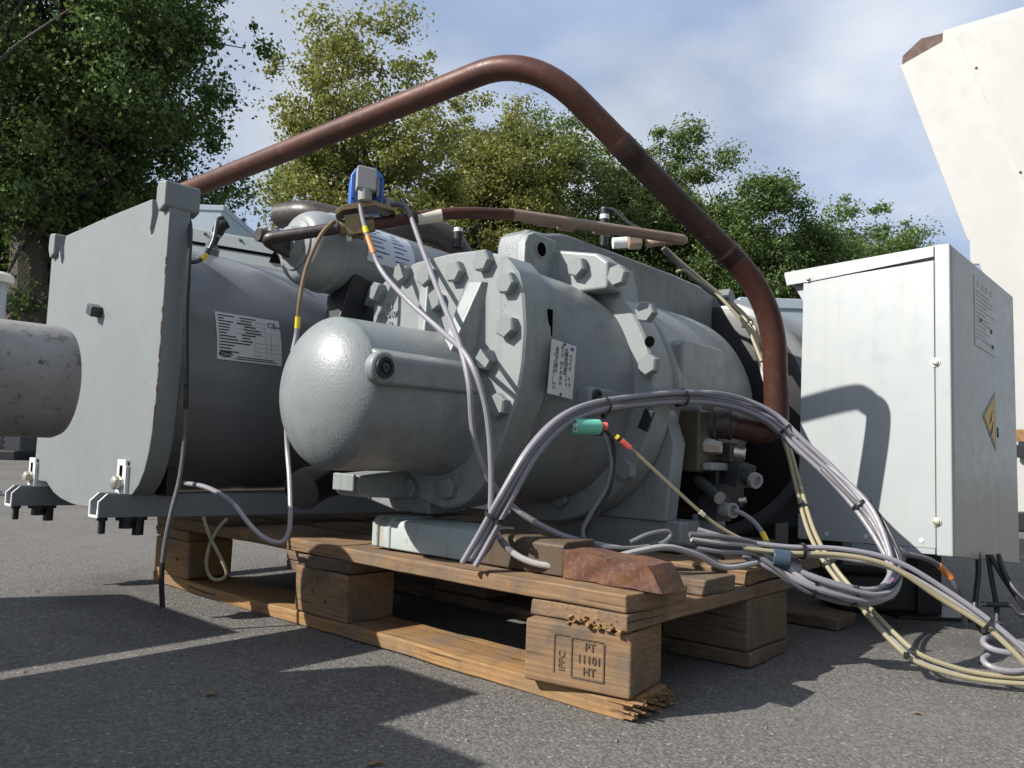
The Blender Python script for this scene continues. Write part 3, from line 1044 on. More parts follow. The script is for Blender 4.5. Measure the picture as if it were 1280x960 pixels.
frame_mb = MB()
for a0, a1, z0, z1 in ((-.030, -.0285, -.022, .024), (-.006, -.0045, -.022, .024), (.037, .0385, -.024, .022)):
    for s in range(6):
        zz = z0 + (z1 - z0) * s / 6
        p = stamp_pt((a0 + a1) / 2, zz + (z1 - z0) / 12)
        frame_mb.box(p, (.0008, a1 - a0, (z1 - z0) / 6.6), Rb.to_4x4().to_3x3() @ Matrix.Rotation(-math.pi / 2, 3, 'Z'))
for a0, a1, zz in ((-.005, .037, .0235), (-.006, .037, -.0235), (-.029, -.008, .0245)):
    for s in range(5):
        aa = a0 + (a1 - a0) * (s + .5) / 5
        frame_mb.box(stamp_pt(aa, zz), (.0008, (a1 - a0) / 6, .0014), Rb.to_4x4().to_3x3() @ Matrix.Rotation(-math.pi / 2, 3, 'Z'))
frame_mb.build('stamp_frame', MAT['burnt'], pal)
for body, a, z in (('PT', .012, .010), ('11101', .002, -.005), ('HT', .010, -.019)):
    lettering('stamp_lettering', body, .0145, MAT['burnt'], pal, stamp_pt(a, z), frx, (0, 0, 1), .0003, squeeze=.9)
lettering('stamp_symbol', 'IPPC', .0125, MAT['burnt'], pal, stamp_pt(-.0145, -.019), (0, 0, 1), -frx, .0003)

# ------------------------------------------------------------------ steel beam under the compressor, painted end and rusted end
t = thing('steel_beam', 'painted steel foot beam, rusted at its right end, on the pallet edge', 'beam', (.08, .25, .145), UNIT)
zb, zt = .1455, .192
MB().prism([(.036, zb), (.036, zt - .008), (.040, zt - .002), (.046, zt), (.125, zt), (.125, zb)], lambda p, q: (p, .285, q), lambda p, q: (p, .4995, q)).build('painted_section', MAT['beam'], t, bevel=.003)
MB().prism([(.0335, zb), (.0335, zt - .006), (.042, zt + .003), (.128, zt + .003), (.128, zb)], lambda p, q: (p, .500, q), lambda p, q: (p, .516, q)).build('end_cap', MAT['beam'], t, bevel=.004)
MB().prism([(.0335, zb), (.0335, zt - .006), (.042, zt + .003), (.128, zt + .003), (.128, zb)], lambda p, q: (p, .470, q), lambda p, q: (p, .478, q)).build('weld_band', MAT['beam'], t, bevel=.003)
MB().prism([(.038, zb), (.038, zt - .006), (.046, zt - .001), (.110, zt - .001), (.110, zb)], lambda p, q: (p, .1245, q), lambda p, q: (p, .2847, q)).build('shaded_stained_section', MAT['stain_shade'], t, bevel=.003)  # rust stains plus the shadow falling here, both in its colour
rb = bmesh.new()
bmesh.ops.create_cube(rb, size=1)
for vv in rb.verts:
    vv.co = Vector((.037 + (vv.co.x + .5) * .060, -.026 + (vv.co.y + .5) * .150, zb + (vv.co.z + .5) * (zt - .010 - zb)))
    if vv.co.y < .0 and vv.co.z > .16:
        vv.co.y += .022
        vv.co.z -= .006
bmesh.ops.subdivide_edges(rb, edges=list(rb.edges), cuts=26, use_grid_fill=True)
rg = np.random.default_rng(8)
for vv in rb.verts:
    p = vv.co
    n_ = math.sin(p.x * 150) * math.sin(p.y * 120 + 2) * math.sin(p.z * 170 + 1)
    m_ = math.sin(p.x * 61 + 1) * math.sin(p.y * 43) + .5 * math.sin(p.y * 97 + p.z * 130)
    p += Vector((n_ + m_, n_ * .3, n_ * .5 + m_ * .4)) * .0017
    p.z = max(p.z, zb)
me = bpy.data.meshes.new('rusted_section')
bmesh.ops.recalc_face_normals(rb, faces=rb.faces)
me_v = [tuple(v_.co) for v_ in rb.verts]
for v_ in rb.verts:
    v_.co -= BASE[t][0]
rb.to_mesh(me)
rb.free()
me.polygons.foreach_set('use_smooth', [True] * len(me.polygons))
me.set_sharp_from_angle(angle=math.radians(50))
inst('rusted_section', me, MAT['rust'], t, BASE[t][0])

# ------------------------------------------------------------------ screw compressor
CU, CZ = .40, .412
comp = thing('screw_compressor', 'big grey cast screw compressor with domed end cap, on the pallet', 'compressor', (.40, .40, .193), UNIT)
FLP = [(.605, .50), (.603, .572), (.59, .592), (.563, .610), (.493, .624), (.41, .628), (.345, .624), (.29, .608), (.262, .580), (.249, .54), (.243, .49), (.2455, .44), (.255, .39),
       (.272, .345), (.296, .292), (.325, .248), (.36, .222), (.40, .212), (.45, .220), (.495, .240), (.535, .270), (.57, .32), (.593, .39), (.603, .45)]


def resample(poly, n, c):
    """closed polygon sampled by angle round c"""
    out = []
    for k in range(n):
        a = 2 * math.pi * k / n
        d = np.array([math.cos(a), math.sin(a)])
        best = 0
        for i in range(len(poly)):
            p, q = np.array(poly[i]) - c, np.array(poly[(i + 1) % len(poly)]) - c
            e = q - p
            det = d[0] * (-e[1]) + e[0] * d[1]
            if abs(det) < 1e-12:
                continue
            s = (p[0] * (-e[1]) + e[0] * p[1]) / det
            w = (d[0] * p[1] - d[1] * p[0]) / det
            if s > 0 and -1e-9 <= w <= 1 + 1e-9:
                best = max(best, s)
        out.append(np.array(c) + d * best)
    return np.array(out)


cc = (.42, .42)
NS = 72
A = resample(FLP, NS, np.array(cc))
circ = lambda R, cu=CU, cz=CZ: np.array([(cu + R * math.cos(2 * math.pi * k / NS), cz + R * math.sin(2 * math.pi * k / NS)) for k in range(NS)])
S3 = lambda v, q: [(v, p[0], p[1]) for p in q]
Ac = np.array(cc)
fl = MB().loft([S3(.0845, Ac + (A - Ac) * .982), S3(.088, A), S3(.146, A), S3(.156, Ac + (A - Ac) * .95)])
fl.build('bearing_flange', MAT['cast_flat'], comp, angle=25)
B = circ(.203, .408, .419)
secs = []
for k in range(9):
    w = k / 8
    e_ = w
    q = (Ac + (A - Ac) * .955) * (1 - e_) + B * e_
    secs.append(S3(.150 + .19 * w, q))
MB().loft(secs, False).build('rotor_housing', MAT['cast'], comp)
# joint flange with squared bolt pad on top
RJ = .231
ring = circ(RJ)
ringp = []
for p in ring:
    u, z = p
    if z > .585 and u < .41 and u > .235:
        s = (.668 - .10 * max(0, .36 - u) * 2.6 - CZ) / max(.01, (z - CZ))
        z = min(.668 - .26 * max(0, .37 - u), z * 0 + CZ + (z - CZ) * s)
        z = max(z, p[1])
    ringp.append((u, z))
ringp = np.array(ringp)
rc = np.array((CU, CZ))
jf = MB().loft([S3(.330, rc + (ringp - rc) * .985), S3(.334, ringp), S3(.385, ringp), S3(.389, rc + (ringp - rc) * .985)])
jf.build('joint_flange', MAT['cast_flat'], comp, angle=25)
pad = MB().prism([(.236, .585), (.236, .632), (.262, .650), (.372, .672), (.395, .672), (.395, .585)], lambda p, q: (.285, p, q), lambda p, q: (.3297, p, q))
pad.build('bolt_pad', MAT['cast_flat'], comp, bevel=.006, seg=3)
# motor housing
MB().lathe([(.388, .216), (.43, .2155), (.437, .213), (.46, .212), (.70, .210), (.755, .206), (.79, .193), (.805, .17), (.81, .10)], (0, CU, CZ), (1, 0, 0), 72, False).build('motor_housing', MAT['cast'], comp)
for va in (.420,):
    MB().lathe([(va, .2145), (va + .006, .2178), (va + .018, .2178), (va + .02, .2145)], (0, CU, CZ), (1, 0, 0), 72, False).build('casting_band', MAT['cast'], comp)
# lifting rib along the top with an eye
MB().prism([(.222, .56), (.222, .672), (.227, .688), (.240, .698), (.29, .702), (.33, .712), (.36, .714), (.74, .712), (.93, .704), (.955, .690), (.955, .56)], lambda p, q: (p, .372, q), lambda p, q: (p, .436, q)).build('lifting_rib', MAT['cast'], comp, bevel=.008, seg=3)
ey_ = on_u(676, 312, .352)
MB().prism([(ey_[0] - .042, .56), (ey_[0] - .042, ey_[2] + .004), (ey_[0] - .034, ey_[2] + .020), (ey_[0] - .018, ey_[2] + .028), (ey_[0] + .045, ey_[2] + .026), (ey_[0] + .05, .56)], lambda p, q: (p, .352, q), lambda p, q: (p, .3725, q)).build('lifting_lug', MAT['cast_flat'], comp, bevel=.005, seg=3)
MB().lathe([(0, .0125), (.0012, .0125)], (ey_[0], .3519, ey_[2]), (0, -1, 0), 24).build('lug_eye', MAT['void'], comp)
MB().lathe([(-.003, .0150), (.0022, .0150), (.0022, .0126), (-.003, .0126)], (ey_[0], .3519, ey_[2]), (0, -1, 0), 24, False).build('eye_rim', MAT['cast_flat'], comp)
# domed end cap on the shaft end, boss and plug
DU, DZ, DR = .432, .383, .111
prof = [(.0850, DR + .009), (.072, DR + .004), (.060, DR + .002), (-.112, DR), (-.119, DR - .0008)]
for k in range(1, 21):
    rho = math.cos(k / 20 * math.pi / 2) ** .8
    prof.append((-.121 - .052 * (1 - rho ** 2.2) ** .66, max(.0006, DR * rho)))
cap = MB().lathe(prof, (0, DU, DZ), (1, 0, 0), 72, True).build('end_cap', MAT['cast'], comp, angle=50)
bz = .414
bs = MB()
bs.prism([(.308, bz - .022), (.310, bz + .016), (.320, bz + .024), (.38, bz + .045), (.38, bz - .024)], lambda p, q: (-.126, p + .004, q), lambda p, q: (.070, p + .006, q))
bs.lathe([(0, .023), (.020, .023)], (-.124, .3285, bz), (0, -1, 0), 28)
boss = bs.build('plug_boss', MAT['cast'], cap, bevel=.006, seg=3)
MB().lathe([(0, .0145), (.0035, .0145), (.0035, .0095), (.0015, .009)], (-.127, .3078, bz), (0, -1, 0), 26).build('plug_ring', MAT['black'], cap)
MB().lathe([(0, .006), (.004, .006), (.0045, .002)], (-.127, .3074, bz), (0, -1, 0), 18).build('plug', MAT['darkgrey'], cap)
MB().lathe([(.0052, .0022), (.0056, .0022)], (-.127, .3066, bz), (0, -1, 0), 8).build('plug_hole', MAT['ink'], cap)
# ribs on the flange face
for (a, b), wd in (((on_v(524, 352, .07), on_v(536, 440, .05)), .019), ((on_v(588, 350, .07), on_v(566, 445, .05)), .028)):
    a, b = Vector(a), Vector(b)
    d = (b - a).normalized()
    s = Vector((0, d.z, -d.y))
    mb = MB()
    q = [a + s * wd, a - s * wd, b - s * wd * .6, b + s * wd * .6]
    vs = [(.0855, p.y, p.z) for p in q] + [(.080, (a + s * wd * .55).y, (a + s * wd * .55).z), (.080, (a - s * wd * .55).y, (a - s * wd * .55).z),
                                         (.030, (b - s * wd * .4).y, (b - s * wd * .4).z), (.030, (b + s * wd * .4).y, (b + s * wd * .3).z)]
    mb.add(vs, [(0, 1, 2, 3), (4, 7, 6, 5), (0, 4, 5, 1), (1, 5, 6, 2), (2, 6, 7, 3), (3, 7, 4, 0)])
    mb.build('flange_rib', MAT['cast_flat'], comp, bevel=.003)
# hexagon bolts
hb = MB()
hexr = .0182
hx = [(hexr * math.cos(k * math.pi / 3), hexr * math.sin(k * math.pi / 3)) for k in range(6)]
hb.prism(hx, lambda p, q: (0, p, q), lambda p, q: (-.0125, p, q))
hb.prism(hx, lambda p, q: (-.0125, p, q), lambda p, q: (-.0148, p * .86, q * .86))
bolt_me = hb.mesh('hex_bolt', angle=20)
for i, (px, py) in enumerate(((472, 365), (503, 341), (533, 345), (569, 340), (604, 326), (634, 354), (634, 408), (607, 450), (623, 507), (545, 376), (512, 610), (560, 610), (487, 592))):
    p = on_v(px, py, .078)
    inst('hex_bolt', bolt_me, MAT['bolt'], comp, (.0848, p[1], p[2]), Matrix.Rotation(RNG.uniform(0, 1.0), 3, 'X'), RNG.uniform(.98, 1.06))
for i, (px, py, v) in enumerate(((722, 334, .284), (773, 345, .284), (808, 390, .329), (811, 456, .329), (782, 587, .329), (700, 622, .329))):
    p = on_v(px, py, v - .006)
    inst('hex_bolt', bolt_me, MAT['bolt'], comp, (v + .0004, p[1], p[2]), Matrix.Rotation(RNG.uniform(0, 1.0), 3, 'X'), 1.04)
hp = on_v(812, 427, .329)
MB().lathe([(0, .0095), (.001, .0095)], (.3296, hp[1], hp[2]), (-1, 0, 0), 20).build('bolt_hole', MAT['void'], comp)
# slot in the flange rim
MB().rng((.140, .2445, .488), (.153, .262, .530)).build('pry_slot', MAT['void'], comp, bevel=.003)
MB().rng((.336, .2665, .556), (.352, .272, .572))
# cover pad on the motor side
pc_ = on_u(888, 465, .19)
MB().prism([(.462, .415), (.462, .510), (.470, .520), (.622, .518), (.632, .508), (.630, .418)], lambda p, q: (p, .1925, q), lambda p, q: (p, .240, q)).build('terminal_cover', MAT['cast_flat'], comp, bevel=.004, seg=3)
# small plugged boss beside the joint flange
p = on_u(745, 495, .212)
bb = MB().prism([(p[0] - .012, p[2] - .016), (p[0] - .012, p[2] + .016), (.332, p[2] + .013), (.332, p[2] - .02)], lambda a, b: (a, .212, b), lambda a, b: (a, .265, b))
bb.build('oil_boss', MAT['cast'], comp, bevel=.008, seg=3)
MB().lathe([(0, .0115), (.004, .0105), (.004, .006), (.002, .005)], (p[0] + .001, .2117, p[2]), (0, -1, 0), 20).build('oil_plug', MAT['black'], comp)
# foot leg of the motor end and side foot
MB().prism([(.18, .196), (.165, .33), (.19, .40), (.30, .40), (.34, .196)], lambda a, b: (.392, a, b), lambda a, b: (.432, a, b)).build('motor_foot', MAT['cast_flat'], comp, bevel=.004)
MB().rng((.40, .155, .1455), (.47, .55, .198)).build('foot_plate', MAT['cast_flat'], comp, bevel=.004)
MB().prism([(.44, .20), (.52, .20), (.60, .215), (.60, .232), (.44, .235)], lambda a, b: (.088, a, b), lambda a, b: (.16, a, b)).build('front_foot', MAT['cast'], comp, bevel=.004)
st = on_u(418, 595, .545)
MB().prism([(st[0] + .006, .228), (st[0], .24), (st[0] + .002, .262), (.10, .272), (.10, .222)], lambda a, b: (a, .485, b), lambda a, b: (a, .545, b)).build('side_casting', MAT['cast_flat'], comp, bevel=.006, seg=3)
MB().rng((st[0] - .006, .488, .236), (st[0] + .0005, .542, .264)).build('casting_cap', MAT['cast_flat'], comp, bevel=.003)
# cast lettering on the flange
for body, (px, py), sz in (('F 1', (483, 387), .016), ('4TU0401', (472, 399), .0155), ('49', (484, 410), .0155)):
    p = on_v(px, py, .084)
    lettering('cast_lettering', body, sz, MAT['cast_flat'], comp, (.0845, p[1], p[2]), (0, -1, 0), (0, 0, 1), .0026)
# rating plate
t1, t2, t3, t4 = [Vector(on_u(*q, .236)) for q in ((689, 422), (719, 432), (711, 503), (680, 491))]
rx, ry = (t2 - t1), (t4 - t1)
nrm = Vector((-.12, -1, .10)).normalized()
mid = (t1 + t2 + t3 + t4) / 4 + Vector((0, -.004, 0))
nm = MB()
R3 = basis(rx, -ry)
wd, ht = rx.length, ry.length * .97
plm = MB().box((0, 0, 0), (wd, ht, .0016)).mesh('rating_plate')
tilt = Matrix.Rotation(0, 3, 'X')
pl = inst('rating_plate', plm, MAT['paper'], comp, mid, R3)
BASE[pl] = (Vector((0, 0, 0)), UNIT)
ln = MB().box((0, 0, 0), (1, 1, .0004)).mesh('print_line')
rgp = np.random.default_rng(2)
pr = MB()
for col_x, w0 in ((-.36, .045), (-.05, .10), (.17, .05), (.30, .06)):
    yy = -.30
    while yy < .40:
        h_ = rgp.uniform(.03, .10)
        if rgp.random() < .82:
            pr.box((col_x * wd + rgp.normal() * .0006, (yy + h_ / 2) * ht, .0011), (w0 * wd * rgp.uniform(.6, 1.3), h_ * ht * .8, .0004))
        yy += h_ * 1.15
pr.build('small_print', MAT['greyink'], pl)
pq = MB()
for col_x in (-.27, .10):
    for k in range(14):
        pq.box((col_x * wd, (.38 - k * .035) * ht, .00112), (.11 * wd, .016 * ht * rgp.uniform(.5, 1.6), .0004))
pq.build('bar_print', MAT['ink'], pl)
MB().box((.33 * wd, .42 * ht, .0011), (.14 * wd, .055 * ht, .0004)).build('blue_mark', MAT['blueink'], pl)
lettering('plate_lettering', 'CE', .0095, MAT['ink'], pl, (-.25 * wd, -.40 * ht, .0010), (0, 1, 0), (-1, 0, 0), .0002)
for s in (-1, 1):
    MB().lathe([(0, .0028), (.0014, .002)], (0 * wd, s * .465 * ht, .0009), (0, 0, 1), 10).build('rivet', MAT['darkgrey'], pl)

# ------------------------------------------------------------------ discharge valve block, plugs on the motor's near side
t = thing('valve_block', 'dark oil-stained valve block with two bright bolts under the copper pipe end', 'valve', (.58, .16, .33), UNIT)
a = on_u(866, 512, .165)
b = on_u(905, 590, .165)
MB().rng((a[0], .152, b[2]), (b[0] + .03, .20, a[2])).build('flange_plate', MAT['oily'], t, bevel=.004)
e0 = Vector(M(914, 530, 1.442))
MB().lathe([(0, .033), (.022, .033), (.026, .027), (.05, .027)], (e0.x - .02, e0.y + .045, e0.z), (.35, -1, 0), 28).build('neck', MAT['darkpipe'], t)
for px, py, u in ((893, 559, .14), (922, 566, .125)):
    p = on_u(px, py, u)
    MB().lathe([(-.04, .014), (0, .014), (0, .012), (.012, .012), (.014, .009)], p, (.45, -1, -.1), 6 if px < 900 else 20).build('bolt', MAT['steel'], t)
p = on_u(906, 566, .15)
MB().box(p, (.05, .05, .035)).build('bolt_lug', MAT['darkpipe'], t, bevel=.004)
p = on_u(893, 583, .15)
MB().box(p, (.075, .03, .014)).build('lower_lip', MAT['connector'], t, bevel=.003)

t = thing('plug_group', 'black valve coils and cable plugs below the valve block', 'connector', (.62, .15, .28), UNIT)


def stick(mb, a, b, r, seg=14):
    return mb.tube([a, b], r, seg)


a, b = Vector(M(873, 600, 1.43)), Vector(M(899, 622, 1.37))
stick(MB(), a, b, .010).build('coil_stem', MAT['darkgrey'], t)
MB().lathe([(0, .0105), (.003, .0105)], b, tuple(b - a), 16).build('stem_tip', MAT['connector'], t)
p = Vector(M(922, 592, 1.45))
ax = (Vector(M(950, 603, 1.40)) - p).normalized()
R = basis(ax, (0, 0, 1))
inst('plug_body', MB().box((0, 0, 0), (.045, .04, .04)).mesh('plug_body'), MAT['darkgrey'], t, p, R)
stick(MB(), p + ax * .015, p + ax * .042, .013).build('plug_gland', MAT['darkgrey'], t)
MB().lathe([(0, .014), (.01, .0145), (.01, .009), (.004, .009)], p + ax * .040, tuple(ax), 8).build('gland_nut', MAT['connector'], t)
p = Vector(M(893, 636, 1.42))
ax = (Vector(M(914, 638, 1.38)) - p).normalized()
R = basis(ax, (0, 0, 1))
inst('plug_body', MB().box((0, 0, 0), (.05, .04, .032)).mesh('plug_body'), MAT['darkgrey'], t, p, R)
MB().lathe([(0, .013), (.03, .013), (.03, .009), (.024, .008)], p + ax * .02, tuple(ax), 20).build('plug_gland', MAT['connector'], t)
p = Vector(M(886, 655, 1.45))
MB().box(p, (.05, .04, .035)).build('plug_bracket', MAT['rail'], t, bevel=.002)
p = Vector(M(890, 605, 1.50))
MB().box(p, (.11, .08, .09)).build('coil_block', MAT['black'], t, bevel=.006)
p = Vector(M(924, 626, 1.42))
MB().lathe([(0, .006), (.012, .006)], p, (.3, -1, .2), 12).build('stud', MAT['steel'], t)

# ------------------------------------------------------------------ second vessel behind the compressor's far end
t = thing('pressure_vessel', 'dark grey vessel end between copper pipe and white cabinet', 'vessel', (1.25, .4, .0), UNIT)
MB().lathe([(.925, .275), (.93, .285), (.935, .288), (1.65, .288), (1.70, .25), (1.72, .1)], (0, .40, .405), (1, 0, 0), 72).build('shell', MAT['shell'], t)
MB().lathe([(.918, .245), (.924, .262), (.924, .2)], (0, .40, .405), (1, 0, 0), 60).build('end_face', MAT['black'], t)
for vv in (1.05, 1.5):
    MB().rng((vv - .04, .25, 0), (vv + .04, .55, .16)).build('saddle', MAT['darkgrey'], t, bevel=.004)
a = W(925, 373, 2.6)
b = W(1010, 402, 2.6)
t = thing('duct_panel', 'pale grey flat housing top behind the vessel end, left of the white cabinet', 'housing', (a.x + .2, 2.8, 0))
MB().rng((a.x, 2.6, .0), (b.x + .3, 3.1, a.z)).build('housing', MAT['container'], t, bevel=.006)
MB().rng((a.x - .004, 2.594, a.z - .03), (b.x + .304, 3.106, a.z + .004)).build('lid', MAT['container'], t, bevel=.003)

# ------------------------------------------------------------------ shell-and-tube vessel with end plate
SU, SZ, SR = 1.065, .447, .245
ves = thing('heat_exchanger', 'long grey cylindrical heat exchanger with thick end plate at left', 'vessel', (.6, SU, .19), UNIT)
MB().lathe([(-.165, SR), (1.9, SR), (1.92, .2)], (0, SU, SZ), (1, 0, 0), 96, False).build('shell', MAT['shell'], ves, angle=60)
MB().lathe([(-.166, SR + .010), (-.160, SR + .010), (-.150, SR)], (0, SU, SZ), (1, 0, 0), 96, False).build('weld_seam', MAT['shell'], ves)
u0, u1, zt = .80, 1.335, .732
PR = (u1 - u0) / 2
pu = (u0 + u1) / 2
pts = []
# near top corner with a keyhole notch, straight sides, round bottom
pts += [(u0 + .0, .70), (u0 + .012, .715), (u0 + .038, .715), (u0 + .045, .690), (u0 + .056, .665), (u0 + .066, .662), (u0 + .072, .675), (u0 + .066, .70), (u0 + .070, .728)]
pts += [(pu, .727), (u1 - .072, .722), (u1 - .066, .70), (u1 - .072, .675), (u1 - .066, .662), (u1 - .056, .665), (u1 - .045, .688), (u1 - .036, .712), (u1 - .01, .712), (u1, .70)]
pts += [(u1, .44), (u1, .212), (1.262, .212), (1.25, .206), (1.22, .193), (1.18, .184), (1.13, .178), (1.085, .176), (1.04, .1775), (.99, .182), (.945, .189), (.90, .199),
        (.865, .212), (.843, .229), (.826, .253), (.814, .284), (.807, .32), (.802, .37), (u0, .44)]
# drop doubled points
cl = [pts[0]]
for p in pts[1:]:
    if abs(p[0] - cl[-1][0]) + abs(p[1] - cl[-1][1]) > 1e-5:
        cl.append(p)
ep = MB().prism(cl, lambda p, q: (-.204, p, q), lambda p, q: (-.166, p, q))
ep.build('end_plate', MAT['plate'], ves, bevel=.0022)
# back plate seen between the rails
MB().prism([(.835, .21), (.835, .26), (1.30, .26), (1.30, .21)], lambda p, q: (-.160, p, q), lambda p, q: (-.145, p, q)).build('cross_plate', MAT['black'], ves)
# ears at the two top corners
for uc, w_, zc in ((u0 + .016, .034, .724), (u1 - .022, .032, .708)):
    MB().prism([(uc - w_ / 2, zc + .022), (uc + w_ / 2 - .006, zc + .026), (uc + w_ / 2, zc + .014), (uc + w_ / 2, zc - .008), (uc + .004, zc - .030), (uc - w_ / 2, zc - .022)],
               lambda p, q: (-.214, p, q), lambda p, q: (-.150, p, q)).build('lifting_ear', MAT['plate'], ves, bevel=.004, seg=3)
er = MB()
rge = np.random.default_rng(17)
for i in range(34):
    if i < 16:
        uu, zz = rge.uniform(u0 + .09, u1 - .09), .7262
        er.box((-.2035 + rge.uniform(0, .02), uu, zz), (rge.uniform(.003, .012), rge.uniform(.004, .022), .0022 * rge.uniform(.6, 1.4)))
    else:
        zz = rge.uniform(.3, .66)
        uu = u0 if zz > .44 else u0 + .022 * ((.44 - zz) / .14) ** 2 * .35
        er.box((-.2037, uu + .001, zz), (.0012, .0022 * rge.uniform(.6, 1.6), rge.uniform(.003, .016)))
er.build('edge_rust', MAT['rust'], ves)
p = on_v(117, 388, -.215)
MB().box((-.213, p[1], p[2]), (.022, .026, .020), Matrix.Rotation(.35, 3, 'X')).build('plate_stud', MAT['darkgrey'], ves, bevel=.002)


def on_shell(px, py, cu=SU, cz=SZ, R=SR):
    r = sight(px, py)
    o = Vector((0, 0, CAM_H)) - P0
    d = (r.dot(FU), r.z)
    oo = (o.dot(FU) - cu, CAM_H - cz)
    a, b, c = d[0] ** 2 + d[1] ** 2, 2 * (oo[0] * d[0] + oo[1] * d[1]), oo[0] ** 2 + oo[1] ** 2 - R * R
    tt = (-b - math.sqrt(max(0, b * b - 4 * a * c))) / (2 * a)
    return tuple(UNIT_INV @ (Vector((0, 0, CAM_H)) + r * tt))


# sensor well with a black plug on the shell top
p = Vector(on_shell(263, 318))
out = Vector((0, p.y - SU, p.z - SZ)).normalized()
MB().lathe([(-.01, .016), (.012, .016), (.014, .012), (.02, .012)], p, tuple(out), 20).build('sensor_well', MAT['shell'], ves)
s1 = p + out * .018
s2 = Vector(M(277, 280, (UNIT @ (p + out * .06)).y))
MB().tube([s1, s1 * .5 + s2 * .5], .0085, 14).build('sensor_body', MAT['black'], ves)
MB().tube([s1 * .55 + s2 * .45, s1 * .42 + s2 * .58], .0105, 14).build('sensor_collar', MAT['connector'], ves)
MB().tube(smooth_path([s1 * .45 + s2 * .55, s1 * .1 + s2 * .9, s2 + Vector((.01, -.006, .004))], 5), [.011, .012, .0125, .0125, .0125, .0125, .0125, .012, .0115, .011, .0105], 14).build('sensor_plug', MAT['black'], ves)
# rating plate wrapped on the shell
q = [Vector(on_shell(*z_)) for z_ in ((269, 390), (349, 402), (350, 458), (269, 448))]
v0_, v1_ = (q[0].x + q[3].x) / 2, (q[1].x + q[2].x) / 2
a_top = math.atan2((q[0].z + q[1].z) / 2 - SZ, (q[0].y + q[1].y) / 2 - SU)
a_bot = math.atan2((q[2].z + q[3].z) / 2 - SZ, (q[2].y + q[3].y) / 2 - SU)


def curve_pt(s, w, lift):
    """s 0..1 along the vessel, w 0..1 from top to bottom"""
    a = a_top + (a_bot % (2 * math.pi) - a_top) * w
    return (v0_ + (v1_ - v0_) * s, SU + (SR + lift) * math.cos(a), SZ + (SR + lift) * math.sin(a))


def curved_patch(name, mat, parent, rects, lift):
    mb = MB()
    for (s0, w0, s1_, w1) in rects:
        n = max(1, int((w1 - w0) * 10))
        base = [curve_pt(s, w0 + (w1 - w0) * k / n, l_) for l_ in (lift, lift - .0006) for s in (s0, s1_) for k in range(n + 1)]
        m_ = n + 1
        fs = []
        for k in range(n):
            fs.append((k, k + 1, m_ + k + 1, m_ + k))
            fs.append((2 * m_ + k, 3 * m_ + k, 3 * m_ + k + 1, 2 * m_ + k + 1))
            fs.append((k, 2 * m_ + k, 2 * m_ + k + 1, k + 1))
            fs.append((m_ + k, m_ + k + 1, 3 * m_ + k + 1, 3 * m_ + k))
        fs += [(0, m_, 3 * m_, 2 * m_), (n, 2 * m_ + n, 3 * m_ + n, m_ + n)]
        mb.add(base, fs)
    return mb.build(name, mat, parent)


sp = curved_patch('rating_plate', MAT['paper'], ves, [(0, 0, 1, 1)], .0016)
rgp = np.random.default_rng(4)
rc_ = []
for k in range(13):
    w = .055 + k * .063
    rc_.append((.035, w, .035 + rgp.uniform(.08, .26 if k < 8 else .48), w + .024))
    if k < 9:
        s0 = .28 + rgp.uniform(0, .16)
        rc_.append((s0, w, s0 + rgp.uniform(.1, .26), w + .026))
rc_ += [(.30, .905, .86, .925), (.27, .945, .92, .965)]
curved_patch('small_print', MAT['ink'], sp, rc_, .0020)
lines = [(.28, .125 + k * .095, .74, .130 + k * .095) for k in range(4)] + [(.58, .58 + k * .09, .98, .585 + k * .09) for k in range(4)] + [(.75, .03, .753, .9), (.57, .5, .573, .85), (.83, .30, .835, .82)]
curved_patch('ruled_lines', MAT['greyink'], sp, lines, .0019)
mb = MB()
ov = [curve_pt(.13 + .105 * math.cos(k / 24 * 6.2832), .885 + .06 * math.sin(k / 24 * 6.2832), .0021) for k in range(24)]
mb.add(ov, [tuple(range(24))])
mb.build('oval_badge', MAT['ink'], sp)
for body, s, w, sz, mt in (('Carrier', .062, .912, .0085, 'paper'), ('CE', .79, .20, .0155, 'ink'), ('0036', .885, .20, .0075, 'ink')):
    p0_, p1_, p2_ = Vector(curve_pt(s, w, .0024)), Vector(curve_pt(s + .1, w, .0024)), Vector(curve_pt(s, w - .05, .0024))
    lettering('badge_lettering' if mt == 'paper' else 'plate_lettering', body, sz, MAT[mt], sp, p0_, p1_ - p0_, p2_ - p0_, .0001)

